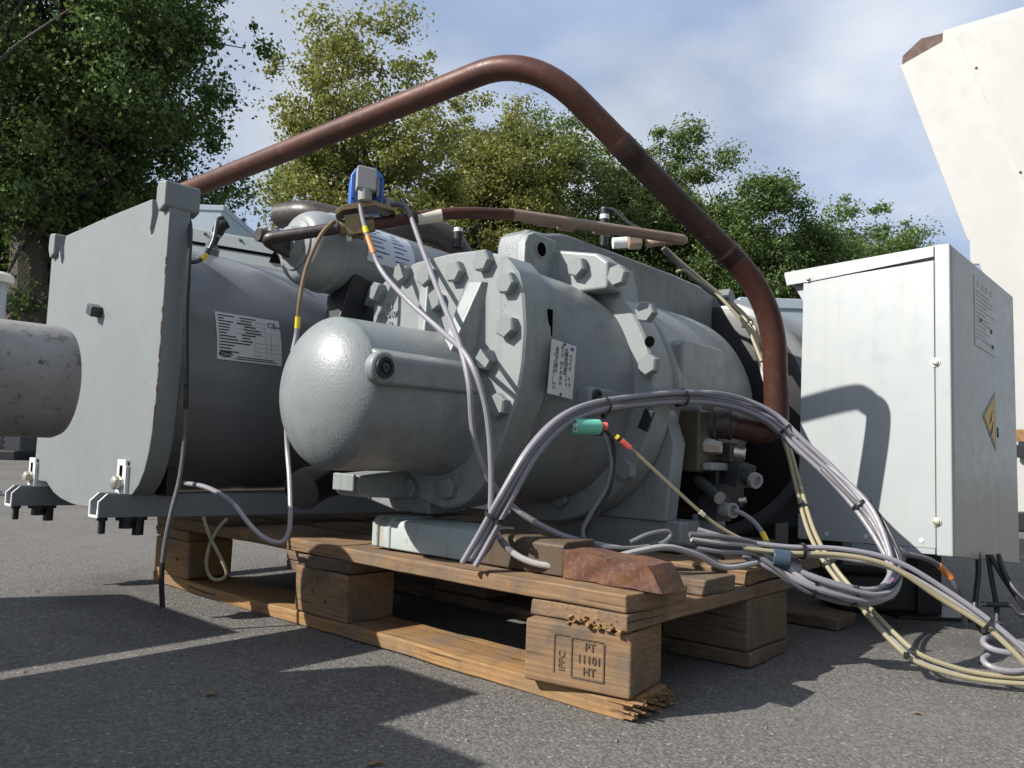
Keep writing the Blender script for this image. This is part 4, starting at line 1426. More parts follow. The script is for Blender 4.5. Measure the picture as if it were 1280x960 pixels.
# ------------------------------------------------------------------ support rails with galvanised brackets
for nm, lb, uc, za, zb_, v_end in (('steel_rail', 'nearer grey channel rail under the heat exchanger, long run', .872, .174, .160, .62),
                                 ('steel_rail', 'farther grey channel rail under the heat exchanger, mostly hidden', 1.292, .163, .152, .75)):
    t = thing(nm, lb, 'rail', (-.25, uc, za), UNIT, 'rails under the heat exchanger')
    sl = (zb_ - za) / .61
    V0 = -.254

    def rp(v, u, z):
        return (v, uc + u, za + z + sl * (v - V0))
    hgt, lip, th = .040, .034, .003
    mb = MB()
    # web with a chamfered end, bottom flange, inner lip
    web = [(V0, 0), (V0, .026), (V0 + .014, hgt), (v_end, hgt), (v_end, 0)]
    mb.prism(web, lambda a, b: rp(a, 0, b), lambda a, b: rp(a, th, b))
    mb.build('web', MAT['rail'], t, bevel=.0008)
    MB().prism([(V0, 0), (V0, th), (v_end, th), (v_end, 0)], lambda a, b: rp(a, th + .0002, b), lambda a, b: rp(a, lip, b)).build('bottom_flange', MAT['rail'], t, bevel=.0008)
    MB().prism(web, lambda a, b: rp(a, lip + .0002, b), lambda a, b: rp(a, lip + th, b)).build('back_web', MAT['rail'], t, bevel=.0008)
    e = MB()
    for uu in (0, lip + .0002):
        e.prism([(0, 0), (0, .026), (.014, hgt), (.016, hgt), (.002, .0255), (.002, 0)], lambda a, b: rp(V0 - .0016 + a, uu - .0006, b), lambda a, b: rp(V0 - .0016 + a, uu + th + .0006, b))
    e.prism([(0, -.0006), (0, th + .0006), (.002, th + .0006), (.002, -.0006)], lambda a, b: rp(V0 - .0016 + a, 0, b), lambda a, b: rp(V0 - .0016 + a, lip, b))
    e.build('cut_edge', MAT['zinc'], t)
    for dv, r_, l_ in ((.014, .006, .028), (.055, .013, .020), (.075, .010, .032)):
        mb = MB().lathe([(0, r_ * 1.5), (.006, r_ * 1.5), (.006, r_), (l_, r_)], rp(V0 + dv, .018, 0), (0, 0, -1), 8)
        mb.build('rail_bolt', MAT['black'], t)
    MB().lathe([(0, .008), (.009, .008)], rp(V0 + .012, .018, th), (0, 0, 1), 6).build('rail_nut', MAT['zinc'], t)
    # upright strap bolted to the end plate
    ub = .012 if uc < 1 else .022
    zt_ = za + .096
    MB().rng((-.2105, uc + ub, za + .006), (-.2062, uc + ub + .034, zt_)).build('strap', MAT['zinc'], t, bevel=.001)
    MB().rng((-.2105, uc + ub - .003, za + .006), (-.170, uc + ub - .0002, zt_ - .01)).build('strap_side', MAT['zinc'], t, bevel=.001)
    MB().rng((-.2116, uc + ub + .011, zt_ - .036), (-.2104, uc + ub + .021, zt_ - .010)).build('strap_slot', MAT['void'], t, bevel=.0004)
    hb2 = MB().lathe([(0, .0135), (.002, .0135), (.002, .0115), (.012, .0115), (.0135, .009)], (-.2112, uc + ub + .016, zt_ - .040), (-1, 0, 0), 6)
    hb2.build('strap_bolt', MAT['steel'], t)

# ------------------------------------------------------------------ oil separator, small cylinder above
OU, OZ, OR = .70, .661, .072
t = thing('oil_separator', 'small grey cylinder with rounded end between compressor and heat exchanger', 'cylinder', (.2, OU, OZ - OR), UNIT)
tilt_ax = Vector((1, 0, -.035))
prof = [(-.022, .018), (-.020, .028), (-.004, .034), (-.001, .045)]
for k in range(9):
    a = k / 8 * math.pi / 2
    prof.append((.002 + .05 * (1 - math.cos(a)), .045 + (OR - .045) * math.sin(a) ** .8))
prof += [(.056, OR), (.058, OR + .0025), (.066, OR + .0025), (.068, OR), (.50, OR), (.53, OR * .8), (.54, .02)]
MB().lathe(prof, (-.02, OU, OZ), tuple(tilt_ax), 56).build('shell', MAT['separator'], t)
MB().lathe([(-.028, .020), (-.001, .020)], (-.04, OU, OZ), tuple(tilt_ax), 6).build('hex_fitting', MAT['darkgrey'], t, bevel=.001)
MB().lathe([(-.055, .012), (-.028, .012)], (-.04, OU, OZ), tuple(tilt_ax), 16).build('fitting_neck', MAT['darkpipe'], t)
# paper label wrapped round the separator
mb = MB()
n = 8
la = []
for l_ in (.0014, .0006):
    for s in (.085, .200):
        for k in range(n + 1):
            a = math.radians(128 + 62 * k / n)
            la.append((s, OU + (OR + l_) * math.cos(a) , OZ - .035 * (s + .02) + (OR + l_) * math.sin(a)))
m_ = n + 1
fs = []
for k in range(n):
    fs += [(k, k + 1, m_ + k + 1, m_ + k), (2 * m_ + k, 3 * m_ + k, 3 * m_ + k + 1, 2 * m_ + k + 1)]
mb.add(la, fs)
lab = mb.build('paper_label', MAT['lpaper'], t)
mb = MB()
for k in range(7):
    a = math.radians(134 + 7.5 * k)
    for (s0, s1_) in ((.092, .092 + .05 * RNG.uniform(.4, 1)), (.150, .150 + .045 * RNG.uniform(.3, 1))):
        c_ = lambda s, da: (s, OU + (OR + .0017) * math.cos(a + da), OZ - .035 * (s + .02) + (OR + .0017) * math.sin(a + da))
        mb.add([c_(s0, 0), c_(s1_, 0), c_(s1_, .035), c_(s0, .035)], [(0, 1, 2, 3)])
mb.build('label_print', MAT['blueink'], lab)
# bracket between separator and compressor
t = thing('support_bracket', 'dark steel bracket wedged between heat exchanger and compressor', 'bracket', (.15, .66, .40), UNIT)
a = Vector(on_u(425, 375, .66))
MB().box((a.x + .02, .665, a.z - .012), (.05, .05, .12), Matrix.Rotation(.3, 3, 'Y')).build('bracket_arm', MAT['black'], t, bevel=.003)
MB().box((a.x + .10, .70, a.z - .03), (.16, .06, .10)).build('bracket_base', MAT['darkgrey'], t, bevel=.004)
MB().box((a.x + .07, .64, a.z + .012), (.05, .012, .05), Matrix.Rotation(.3, 3, 'Y')).build('bracket_tab', MAT['shell'], t, bevel=.002)
# corrugated dark hose under the separator
t = thing('corrugated_hose', 'black corrugated hose in shade between end cap and heat exchanger', 'hose', (0, .72, .21), UNIT)
P_ = smooth_path([(.0, .67, .225), (.04, .685, .24), (.10, .70, .25), (.25, .71, .26), (.4, .72, .27)], 26)
rr_ = [.028 + .007 * (i % 2) for i in range(len(P_))]
MB().tube(P_, rr_, 20).build('hose_wall', MAT['black'], t)
# ------------------------------------------------------------------ big copper pipe
A0, A1, A2 = M(222, 243, 1.9), M(450, 152, 1.60), M(664, 66, 1.31)
E0, E1 = M(968, 365, 1.44), M(980, 536, 1.45)
E2 = M(908, 531, 1.455)
t = thing('copper_pipe', 'big brown copper pipe arching over the whole compressor', 'pipe', E2, UNIT)
PR_ = .0217
back = Vector(A0) - Vector(A2)
A00 = Vector(A0) + back * .06
BV = Vector(M(966, 374, 1.43))
JN = Vector(A2).lerp(BV, .385)
DN = (BV - Vector(A2)).normalized()
path = fillet_path([tuple(Vector((A00.x, A00.y + .03, A00.z - .30))), tuple(A00), A2, tuple(JN)], [.09, .21], 12)
MB().tube(path, PR_, 28).build('upper_run', MAT['copper'], t)
c0, c1 = JN - DN * .024, JN + DN * .024
MB().tube([c0, c0 * .96 + c1 * .04, c0 * .05 + c1 * .95, c1], [PR_ + .0003, PR_ + .0011, PR_ + .0011, PR_ + .0003], 28).build('coupling', MAT['copper_shaded'], t)
p2 = fillet_path([tuple(JN), tuple(BV), M(972, 545, 1.45), E2], [.10, .085], 12)
k = len(p2) - 14
MB().tube([p2[0], p2[0] * .5 + p2[1] * .5, p2[1]], PR_, 28).build('shaded_run', MAT['copper_shaded'], t)  # shaded side of the pipe, carried by the darker copper
MB().tube(p2[1:], PR_, 28).build('lower_bend', MAT['copper_half_shaded'], t)
d = (Vector(p2[-2]) - Vector(p2[-1])).normalized()
e = Vector(p2[-1])
MB().tube([e - d * .004, e + d * .012], PR_ + .004, 28).build('brazed_collar', MAT['darkpipe'], t)
a_, b_ = Vector(p2[0]), Vector(p2[1])
w = a_.lerp(b_, .93)
dd = (b_ - a_).normalized()
MB().lathe([(-.006, PR_ + .0003), (-.004, PR_ + .0012), (.004, PR_ + .0012), (.006, PR_ + .0003)], w, tuple(dd), 28, False).build('solder_joint', MAT['copper_shaded'], t)

# ------------------------------------------------------------------ slim copper line with solenoid valve
t = thing('liquid_line', 'slim brown copper line with couplings above the compressor', 'pipe', M(560, 268, 1.42), UNIT)
r = .0105
s0 = M(352, 312, 1.40)
L1 = fillet_path([M(362, 316, 1.39), M(328, 299, 1.345), M(424, 285, 1.340)], .022, 8)
MB().tube(L1, r, 20).build('dark_tail', MAT['darkpipe'], t)
L2 = fillet_path([M(462, 281, 1.365), M(560, 265, 1.39), M(640, 268, 1.445)], .16, 8)
MB().tube(L2, r, 20).build('red_run', MAT['copper'], t)
L3 = fillet_path([M(636, 267, 1.444), M(655, 270, 1.455), M(858, 300, 1.64), M(835, 300, 1.68), M(808, 304, 1.70)], [.01, .02, .012], 8)
MB().tube(L3, r, 20).build('grey_run', MAT['copper_dull'], t)
for a, b, rr in ((M(700, 279, 1.498), M(716, 282, 1.513), r + .0028), (M(653, 270, 1.455), M(694, 278, 1.492), r + .0008), (M(744, 286, 1.54), M(762, 288, 1.555), r + .0008)):
    MB().tube([a, b], rr, 20).build('coupling', MAT['copper_dull'], t)
a, b = Vector(M(522, 273.5, 1.380)), Vector(M(552, 269, 1.388))
MB().tube([a, b], r + .0007, 20).build('tape_band', MAT['tape'], t)
MB().lathe([(0, .018), (.028, .018)], M(785, 302, 1.685), (.6, -.6, .1), 6).build('hex_fitting', MAT['bronze'], t, bevel=.002)
MB().lathe([(0, .012), (.05, .012)], M(766, 304, 1.70), (.6, -.6, .1), 16).build('fitting_neck', MAT['zinc'], t)

Mv = lambda px, py, d: M(px, py, d - .035)
t = thing('solenoid_valve', 'blue solenoid coil with grey plug on a brass valve', 'valve', Mv(450, 272, 1.395), UNIT)
vb = Vector(Mv(450, 283, 1.395))
ax = (Vector(Mv(470, 279, 1.40)) - Vector(Mv(425, 286, 1.393))).normalized()
MB().tube([Mv(424, 286, 1.393), Mv(434, 284, 1.394)], .0135, 16).build('end_nut', MAT['brass'], t)
MB().tube([Mv(456, 282, 1.398), Mv(467, 280, 1.40)], .0135, 16).build('end_nut', MAT['brass'], t)
MB().tube([Mv(424, 286, 1.393), Mv(468, 280, 1.40)], .0115, 16).build('valve_tube', MAT['brass'], t)
R = basis(ax, (0, 0, 1))
inst('valve_body', MB().box((0, 0, 0), (.030, .034, .034)).mesh('valve_body'), MAT['brass'], t, Vector(Mv(444, 283, 1.396)), R)
MB().prism([(-.040, -.006), (-.040, .004), (-.026, .012), (.024, .012), (.062, -.008), (.062, -.014), (.026, .002), (-.028, .002)],
           lambda a, b: Vector(Mv(450, 266, 1.395)) + ax * a + Vector((0, 0, b)) + ax.cross(Vector((0, 0, 1))) * .024,
           lambda a, b: Vector(Mv(450, 266, 1.395)) + ax * a + Vector((0, 0, b)) - ax.cross(Vector((0, 0, 1))) * .024).build('brass_bracket', MAT['brass'], t, bevel=.001)
for s in (-1, 1):
    MB().tube([tuple(Vector(Mv(444, 276, 1.395)) + ax * .012 * s), tuple(Vector(Mv(444, 300, 1.395)) + ax * .010 * s)], .005, 10).build('valve_leg', MAT['zinc'] if s < 0 else MAT['brass'], t)
# coil: rounded-top block, facing the camera side
cx = Vector(Mv(457, 260, 1.40))
ey = Vector((0, 0, 1))
fwd = Vector((-.55, -.83, 0))
ex = ey.cross(fwd).normalized() * -1
ex = Vector((fwd.y, -fwd.x, 0)).normalized()
if (UNIT.to_3x3() @ ex).x < 0:
    ex = -ex
hw, hh = .0285, .070
prof2 = [(-hw, 0), (-hw, hh - .018), (-hw + .008, hh - .004), (-.006, hh), (.012, hh), (hw - .004, hh - .010), (hw, hh - .020), (hw, 0)]
mk = lambda off: (lambda a, b: cx + ex * a + ey * b + fwd * off)
MB().prism(prof2, mk(.012), mk(-.045)).build('coil', MAT['blue'], t, bevel=.003, seg=3)
MB().prism([(-hw + .004, .004), (-hw + .004, hh - .02), (hw - .004, hh - .022), (hw - .004, .004)], mk(.0135), mk(.0125)).build('coil_recess', MAT['blueink'], t, bevel=.001)
MB().prism([(-.020, .022), (-.020, .060), (-.016, .062), (.014, .058), (.014, .020)], mk(.040), mk(.0137)).build('plug_housing', MAT['connector'], t, bevel=.0025, seg=3)
MB().prism([(.015, .014), (.015, .046), (.019, .044), (.019, .016)], mk(.032), mk(.0137)).build('plug_clip', MAT['connector'], t, bevel=.001)
MB().lathe([(0, .0125), (-.018, .0115), (-.019, .008)], cx + ex * -.004 + ey * .022 + fwd * .028, tuple(ey), 20).build('cable_gland', MAT['connector'], t)
for a, b in ((.022, .050), (.022, .010), (-.023, .010)):
    MB().lathe([(0, .0024), (.0012, .0024)], cx + ex * a + ey * b + fwd * .0137, tuple(fwd), 10).build('coil_hole', MAT['black'], t)
MB().lathe([(0, .010), (.016, .010), (.020, .006)], Vector(Mv(485, 262, 1.42)), (0, 0, 1), 16).build('second_gland', MAT['connector'], t)

# dark elbow pipe behind
t = thing('elbow_pipe', 'dark brown thick pipe bend behind the oil separator label', 'pipe', M(560, 320, 1.72), UNIT)
MB().tube(fillet_path([M(352, 270, 1.75), M(385, 266, 1.70), M(480, 290, 1.70), M(556, 286, 1.72), M(590, 345, 1.74)], [.03, .05, .06], 10), .0285, 24).build('elbow', MAT['darkpipe'], t)
MB().tube([M(506, 288, 1.706), M(512, 288, 1.707)], .030, 24).build('joint_ring', MAT['darkpipe'], t)
t = thing('service_port', 'small chrome-topped black service port behind the elbow pipe', 'fitting', M(572, 300, 1.72), UNIT)
c = M(572, 310, 1.70)
MB().lathe([(0, .011), (.035, .011)], c, (0, 0, 1), 16).build('cap_body', MAT['black'], t)
MB().lathe([(.0352, .010), (.044, .009)], c, (0, 0, 1), 16).build('cap_top', MAT['zinc'], t)
t = thing('pressure_sensor', 'upright black pressure sensor behind the slim copper line', 'sensor', M(754, 292, 1.75), UNIT)
c = M(755, 296, 1.75)
MB().lathe([(-.02, .009), (.030, .009), (.030, .0115), (.036, .0115), (.036, .010), (.062, .010)], c, (0, 0, 1), 16).build('sensor_body', MAT['black'], t)
MB().lathe([(.0622, .0102), (.066, .009)], c, (0, 0, 1), 16).build('sensor_cap', MAT['darkgrey'], t)
MB().lathe([(.040, .0106), (.050, .0106)], c, (0, 0, 1), 16).build('sensor_band', MAT['zinc'], t)

# ------------------------------------------------------------------ white control cabinet, tipped back a little
ca, cb_, cc_ = -.816, -.103, -.034
CABM = Matrix.Translation((.777, 1.405, .162)) @ Matrix.Rotation(ca, 4, 'Z') @ Matrix.Rotation(cc_, 4, 'Y') @ Matrix.Rotation(cb_, 4, 'X')
CW, CD, CH = .286, .383, .56
cab = thing('control_cabinet', 'white sheet-metal control cabinet with grey side panel at the right', 'cabinet', (-CW / 2, CD / 2, 0), CABM)
MB().rng((-CW, .004, .004), (-.012, CD - .02, CH - .004)).build('body', MAT['white'], cab, bevel=.002)
MB().rng((-CW, -.004, 0), (-.0285, .0035, CH - .028)).build('front_panel', MAT['white'], cab, bevel=.0015)
MB().rng((-.0275, -.006, -.012), (0, .0035, CH)).build('corner_strip', MAT['white'], cab, bevel=.003)
MB().rng((-.0115, .004, -.012), (0, CD, CH - .001)).build('side_panel', MAT['side'], cab, bevel=.003)
MB().prism([(-CW - .042, CH - .006), (-CW - .042, CH - .0005), (-.028, CH - .0005), (-.028, CH - .022), (-CW + .015, CH - .030), (-CW - .036, CH - .030)], lambda a, b: (a, -.0065, b), lambda a, b: (a, -.0042, b)).build('hood_lip', MAT['white'], cab, bevel=.0008)
MB().rng((-CW - .042, -.004, CH - .0035), (-.0125, CD, CH + .001)).build('hood_top', MAT['white'], cab, bevel=.001)
MB().prism([(-CW - .041, CH - .004), (-CW - .0005, CH - .004), (-CW - .0005, CH - .075)], lambda a, b: (a, .01, b), lambda a, b: (a, .013, b)).build('hood_gusset', MAT['offgrey'], cab)
MB().rng((-CW - .03, .014, CH - .045), (-CW - .001, .10, CH - .02)).build('hood_block', MAT['rust'], cab, bevel=.002)
MB().rng((-.115, -.003, -.010), (-.030, .0, .0)).build('lower_tongue', MAT['offgrey'], cab, bevel=.0006)
scr = MB().lathe([(0, .0085), (.0015, .0085), (.0015, .0062), (.0052, .0056), (.0060, .003)], (0, 0, 0), (0, -1, 0), 12).mesh('cap_screw')
for x, z in ((-CW + .012, CH - .022), (-.026, .335), (-.026, .047)):
    inst('cap_screw', scr, MAT['steel'], cab, (x, -.0062, z))
rv = MB().lathe([(0, .0042), (.0012, .0040), (.0012, .0016), (.0004, .0014)], (0, 0, 0), (0, -1, 0), 12).mesh('rivet')
for x, z in ((-CW + .06, .013), (-CW + .135, .013), (-.052, .013)):
    inst('rivet', rv, MAT['zinc'], cab, (x, -.0042, z))
# side panel: grey notice sheet and warning triangle
side = lambda y, z: (.0008, y, z)
nt = MB().rng((.0002, .125, .395), (.0010, .255, .535)).build('notice_sheet', MAT['side'], cab)
mb = MB()
for k in range(12):
    z = .505 - k * .0085
    mb.rng((.0011, .135, z), (.0014, .135 + .11 * RNG.uniform(.4, 1), z + .0022))
mb.build('notice_print', paint('faded_print', (.40, .40, .39), .4, (.3, .3, .3), .3, 40, 60, 0), nt)
mb = MB()
for y, z, h in ((.160, .449, .006), (.222, .438, .008), (.230, .408, .008)):
    mb.rng((.0011, y - .006, z), (.0015, y + .006, z + h))
mb.build('notice_marks', MAT['ink'], nt)
for k in range(4):
    MB().rng((.0011, .14 + k * .026, .516), (.0014, .152 + k * .026, .527)).build('notice_icon', paint('faded_pink_print', (.50, .42, .38), .4, (.4, .35, .3), .3, 40, 60, 0), nt)
ty, tz, th_ = .208, .262, .074


def tri(s, x):
    return [(x, ty - th_ * .62 * s - .0, tz), (x, ty + th_ * .42 * s, tz + th_ * .80 * s), (x, ty + th_ * .42 * s, tz - th_ * .80 * s)]


def tri_prism(name, s, x0_, x1_, mat, par):
    return MB().add(tri(s, x0_) + tri(s, x1_), [(0, 1, 2), (5, 4, 3), (0, 3, 4, 1), (1, 4, 5, 2), (2, 5, 3, 0)]).build(name, mat, par)


ws = tri_prism('warning_triangle', 1.0, .0002, .0010, paint('grey_sticker_border', (.27, .27, .26), .4, (.2, .2, .2), .3, 40, 60, 0), cab)
tri_prism('warning_field', .80, .0011, .0014, paint('faded_amber', (.74, .50, .12), .45, (.45, .36, .2), .3, 40, 60, 0), ws)
mb = MB()
zz = [(ty + .014, tz + .020), (ty + .000, tz + .002), (ty + .008, tz + .003), (ty - .010, tz - .012), (ty + .004, tz - .004), (ty - .002, tz - .001), (ty + .010, tz + .020)]
mb.prism(zz, lambda a, b: (.0015, a, b), lambda a, b: (.0018, a, b))
zz2 = [(a + .004, b - .022) for a, b in zz]
mb.prism(zz2, lambda a, b: (.0015, a, b), lambda a, b: (.0018, a, b))
mb.build('flash_symbol', MAT['greyink'], ws)
MB().rng((.0003, .252, .232), (.0012, .256, .252)).build('side_slot', MAT['void'], cab)
# what carries the cabinet: a dark rubber-tyred timber block under it and a rear stand
t = thing('support_block', 'black block lying on the asphalt under the white cabinet', 'block', (.9, 1.8, 0))
a, b = W(1042, 752, 1.70), W(1158, 752, 1.70)
MB().rng((a.x, 1.66, 0.002), (b.x, 1.80, .082)).build('block_body', MAT['black'], t, bevel=.012, seg=3)
for k in range(3):
    MB().rng((a.x + .03 + k * .06, 1.6585, .03), (a.x + .05 + k * .06, 1.6605, .05)).build('block_recess', MAT['darkgrey'], t)
t = thing('cabinet_stand', 'dark steel stand behind and under the white cabinet', 'stand', (.98, 1.78, 0))
c1_ = CABM @ Vector((-.14, .25, -.002))
c2_ = CABM @ Vector((-.14, .12, -.002))
MB().box((c1_.x, c1_.y, (c1_.z - .004) / 2 + .002), (.05, .05, c1_.z - .006)).build('stand_leg', MAT['black'], t, bevel=.002)
MB().box((c1_.x, c1_.y, .004), (.16, .12, .006)).build('stand_foot', MAT['black'], t, bevel=.001)
# ------------------------------------------------------------------ cables
def cable_mesh(pts, r, n=7, seg=9):
    return MB().tube(smooth_path(pts, n), r, seg)


def cable(label, pts, r, mat, bands=(), group=None, frame=UNIT, name='cable', n=7):
    """one loose cable; bands: (start, end, material, name, extra radius) in 0..1 of its length"""
    t = thing(name, label, 'cable', tuple(pts[0]), frame, group)
    P = smooth_path(pts, n)
    MB().tube(P, r, 9).build('sheath', MAT[mat], t)
    for (a, b, m, nm, ex) in bands:
        i, j = int(a * (len(P) - 1)), max(int(a * (len(P) - 1)) + 1, int(b * (len(P) - 1)))
        MB().tube(P[i:j + 1], r + ex, 10).build(nm, MAT[m], t)
    return t


def bundle(label, pts, mats, r, spread, ties=(), twist=2.0, name='cable_bundle', ends=0.0, seed=1, wob=.0016):
    rg = np.random.default_rng(seed)
    t = thing(name, label, 'cables', tuple(pts[0]), UNIT, None)
    P = smooth_path(pts, 8)
    T, N, B = frames(P)
    s = np.linspace(0, 1, len(P))
    n = len(mats)
    for i, m in enumerate(mats):
        ph = 2 * np.pi * i / n
        fr, am = rg.uniform(1.5, 4), rg.uniform(.5, 1.3)
        a = ph + twist * s + .35 * np.sin(s * 9 * am + ph)
        rad = spread * (1 + .22 * np.sin(s * fr * 6.28 + ph * 2)) if n > 1 else 0 * s
        if n >= 5 and i == 0:
            rad = rad * 0
        Q = P + (np.cos(a) * rad)[:, None] * N + (np.sin(a) * rad)[:, None] * B
        k0 = int(ends * len(Q) * rg.random())
        MB().tube(Q[k0:], r * rg.uniform(.92, 1.06), 9).build('cable', MAT[m], t)
    for f in ties:
        i = min(len(P) - 2, int(f * (len(P) - 1)))
        c, d = Vector(P[i]), Vector(T[i])
        R = spread + r + .0012
        tm = MB().lathe([(-.0026, R - .001), (-.0026, R), (.0026, R), (.0026, R - .001)], c, tuple(d), 16, False)
        side = Vector(N[i]) * math.cos(f * 9) + Vector(B[i]) * math.sin(f * 9)
        tm.box(c + side * (R + .002), (.007, .006, .006))
        tm.build('cable_tie', MAT['black'], t)
    return t


# grey bundle from the cut ends over the motor side to the big loop by the cabinet
main = [M(584, 707, 1.105), M(606, 668, 1.10), M(632, 620, 1.09), M(664, 566, 1.10), M(700, 528, 1.14), M(740, 510, 1.195), M(800, 501, 1.285), M(860, 497, 1.36), M(915, 503, 1.41), M(962, 522, 1.42),
        M(1000, 556, 1.40), M(1040, 592, 1.37), M(1076, 632, 1.33), M(1103, 672, 1.29), M(1118, 706, 1.26), M(1112, 734, 1.23), M(1088, 744, 1.20), M(1050, 738, 1.19), M(1012, 727, 1.19), M(980, 712, 1.20), M(950, 697, 1.21)]
bundle('thick lavender-grey cable bundle from cut ends over the motor to a loop by the cabinet', main, ['cab_g'] * 6, .0044, .0092, (.075, .265, .345, .475, .60), 2.6, ends=.02, seed=3)
# second strand in the loop, dark
loop2 = [M(1030, 585, 1.375), M(1085, 635, 1.32), M(1115, 690, 1.265), M(1120, 722, 1.235), M(1100, 745, 1.21), M(1060, 745, 1.195), M(1010, 734, 1.19), M(970, 708, 1.20), M(930, 690, 1.215)]
bundle('dark and pale cables twisted into the bottom of the cabinet loop', loop2, ['cab_d', 'cab_w', 'cab_k', 'cab_g'], .0040, .0085, (.62, .74), 5.0, seed=9)
# tangle of cut cables lying on the pallet corner
rgk = np.random.default_rng(12)
for k, (m, lb) in enumerate((('cab_d', 'topmost dark grey cut cable above the pallet corner'), ('cab_w', 'pale cut cable second in the fan above the pallet corner'), ('cab_k', 'black cut cable in the fan above the pallet corner'), ('cab_g', 'lowest lavender cut cable in the fan above the pallet corner'))):
    dy = 5.5 * k
    cable(lb, [M(862 + 2 * k, 668 + dy, 1.17), M(900, 671 + dy + rgk.normal() * 2, 1.18), M(940, 678 + dy * .8, 1.20), M(968, 690 + dy * .5, 1.21), M(1000, 704 + dy, 1.21)], .0042, m, group='cut cables over the pallet corner')
# long pale bundle to the right, down to the ground
long_b = [M(872, 667, 1.205), M(920, 680, 1.20), M(980, 688, 1.20), M(1040, 690, 1.20), M(1090, 699, 1.19), M(1130, 714, 1.18), M(1180, 744, 1.17), M(1230, 776, 1.15), M(1268, 806, 1.13), M(1310, 850, 1.11)]
bundle('beige and grey cable pair running right from the pallet corner to the frame edge', long_b, ['cab_b', 'cab_w', 'cab_g'], .0040, .0070, (.27, .80), 1.2, seed=5)
# beige pair from the motor top, behind the copper pipe, down to the ground
fall = [M(832, 312, 1.72), M(862, 338, 1.73), M(896, 366, 1.74), M(925, 390, 1.735), M(944, 420, 1.70), M(955, 460, 1.66), M(968, 510, 1.60), M(984, 560, 1.52), M(998, 615, 1.44), M(1014, 668, 1.36), M(1040, 712, 1.29), M(1080, 757, 1.235),
        M(1115, 795, 1.20), M(1145, 822, 1.175), M(1185, 838, 1.16), M(1235, 848, 1.145), M(1300, 852, 1.13)]
bundle('beige cables falling from the motor top behind the copper pipe to the asphalt', fall, ['cab_b', 'cab_w', 'cab_b'], .0037, .0058, (.22, .53, .62, .80), 1.6, seed=7)
# small coil of grey cable at the right edge
c = (UNIT_INV @ W(1262, 838, 1.155))
ring_p = [tuple(c + UNIT_INV.to_3x3() @ Vector((.035 * math.cos(a), .02 * math.sin(a), .006 + .012 * math.sin(a) + .002 * k))) for k, a in enumerate(np.linspace(2.2, 2.2 + 8.5, 18))]
cable('grey cable end coiled on the asphalt at the right edge', ring_p, .0042, 'cab_g', ((.5, .54, 'black', 'cable_tie', .002),))
# thin line from the solenoid plug down across the flange
cable('grey cable from the blue solenoid down across the flange bolts', [M(450, 256, 1.340), M(455, 280, 1.332), M(464, 308, 1.32), M(478, 340, 1.30), M(510, 376, 1.24), M(550, 412, 1.19), M(578, 438, 1.13), M(594, 466, 1.105), M(606, 505, 1.10), M(612, 550, 1.10), M(614, 600, 1.10), M(613, 645, 1.10)],
      .0041, 'cab_g', ((.115, .135, 'yellow', 'yellow_marker', .0008), (.15, .215, 'orange', 'orange_marker', .0007)))
cable('grey cable from behind the solenoid, right of its twin on the flange', [M(474, 258, 1.385), M(502, 256, 1.375), M(512, 268, 1.36), M(528, 312, 1.32), M(552, 375, 1.235), M(574, 430, 1.14), M(586, 480, 1.105), M(590, 530, 1.105), M(597, 566, 1.11), M(612, 600, 1.12), M(640, 632, 1.14), M(668, 652, 1.13), M(705, 670, 1.125), M(740, 679, 1.13), M(790, 687, 1.14), M(835, 685, 1.15), M(870, 690, 1.17), M(905, 708, 1.19), M(935, 706, 1.20), M(960, 698, 1.21)],
      .0042, 'cab_g', ((.0, .12, 'cab_d', 'dark_sleeve', .0004), (.555, .585, 'cab_d', 'grey_sleeve', .0004)))
# white cable swinging below the flange
cable('pale cable sagging in front of the rusty beam', [M(612, 640, 1.13), M(622, 668, 1.115), M(640, 690, 1.10), M(668, 704, 1.09), M(705, 708, 1.085), M(750, 701, 1.09), M(795, 690, 1.11), M(835, 684, 1.135), M(872, 694, 1.16), M(905, 709, 1.18), M(945, 703, 1.20)], .0045, 'cab_w', ((.13, .20, 'cab_d', 'grey_sleeve', .0004),))
# dark cable with the turquoise sleeve
t = thing('turquoise_sleeve', 'turquoise sleeve with a red plug, hanging from the cable bundle', 'connector', M(735, 533, 1.16), UNIT)
a, b = M(717, 533, 1.155), M(748, 534, 1.175)
MB().tube([a, b], .0118, 20).build('sleeve', MAT['green'], t, bevel=.001)
MB().tube([M(747, 533, 1.175), M(759, 533, 1.178)], .0062, 14).build('red_plug', MAT['red'], t, bevel=.001)
MB().tube([M(746, 536, 1.178), M(750, 536, 1.18)], .0105, 20).build('sleeve_end', MAT['black'], t)
lettering('sleeve_lettering', 'CE', .011, MAT['paper'], t, Vector(M(721.5, 541, 1.1415)), (0, 0, 1), tuple(Vector(a) - Vector(b)), .0002)
cable('dark thin cable from the turquoise sleeve down to a loop on the beam', [M(750, 537, 1.18), M(758, 552, 1.175), M(764, 580, 1.17), M(757, 612, 1.16), M(740, 640, 1.145), M(729, 662, 1.135), M(733, 677, 1.13), M(750, 684, 1.13), M(790, 685, 1.135), M(825, 680, 1.14), M(838, 670, 1.145), M(833, 664, 1.145), M(810, 668, 1.14), M(788, 678, 1.138)],
      .0034, 'cab_d', ((.66, .69, 'black', 'cable_tie', .003),))
cable('second dark thin cable beside the turquoise sleeve', [M(756, 536, 1.18), M(764, 546, 1.18), M(768, 570, 1.18), M(762, 612, 1.165), M(744, 645, 1.15), M(733, 668, 1.142), M(745, 684, 1.14), M(790, 690, 1.14), M(840, 682, 1.15), M(870, 684, 1.17), M(905, 698, 1.185)], .0034, 'cab_k')
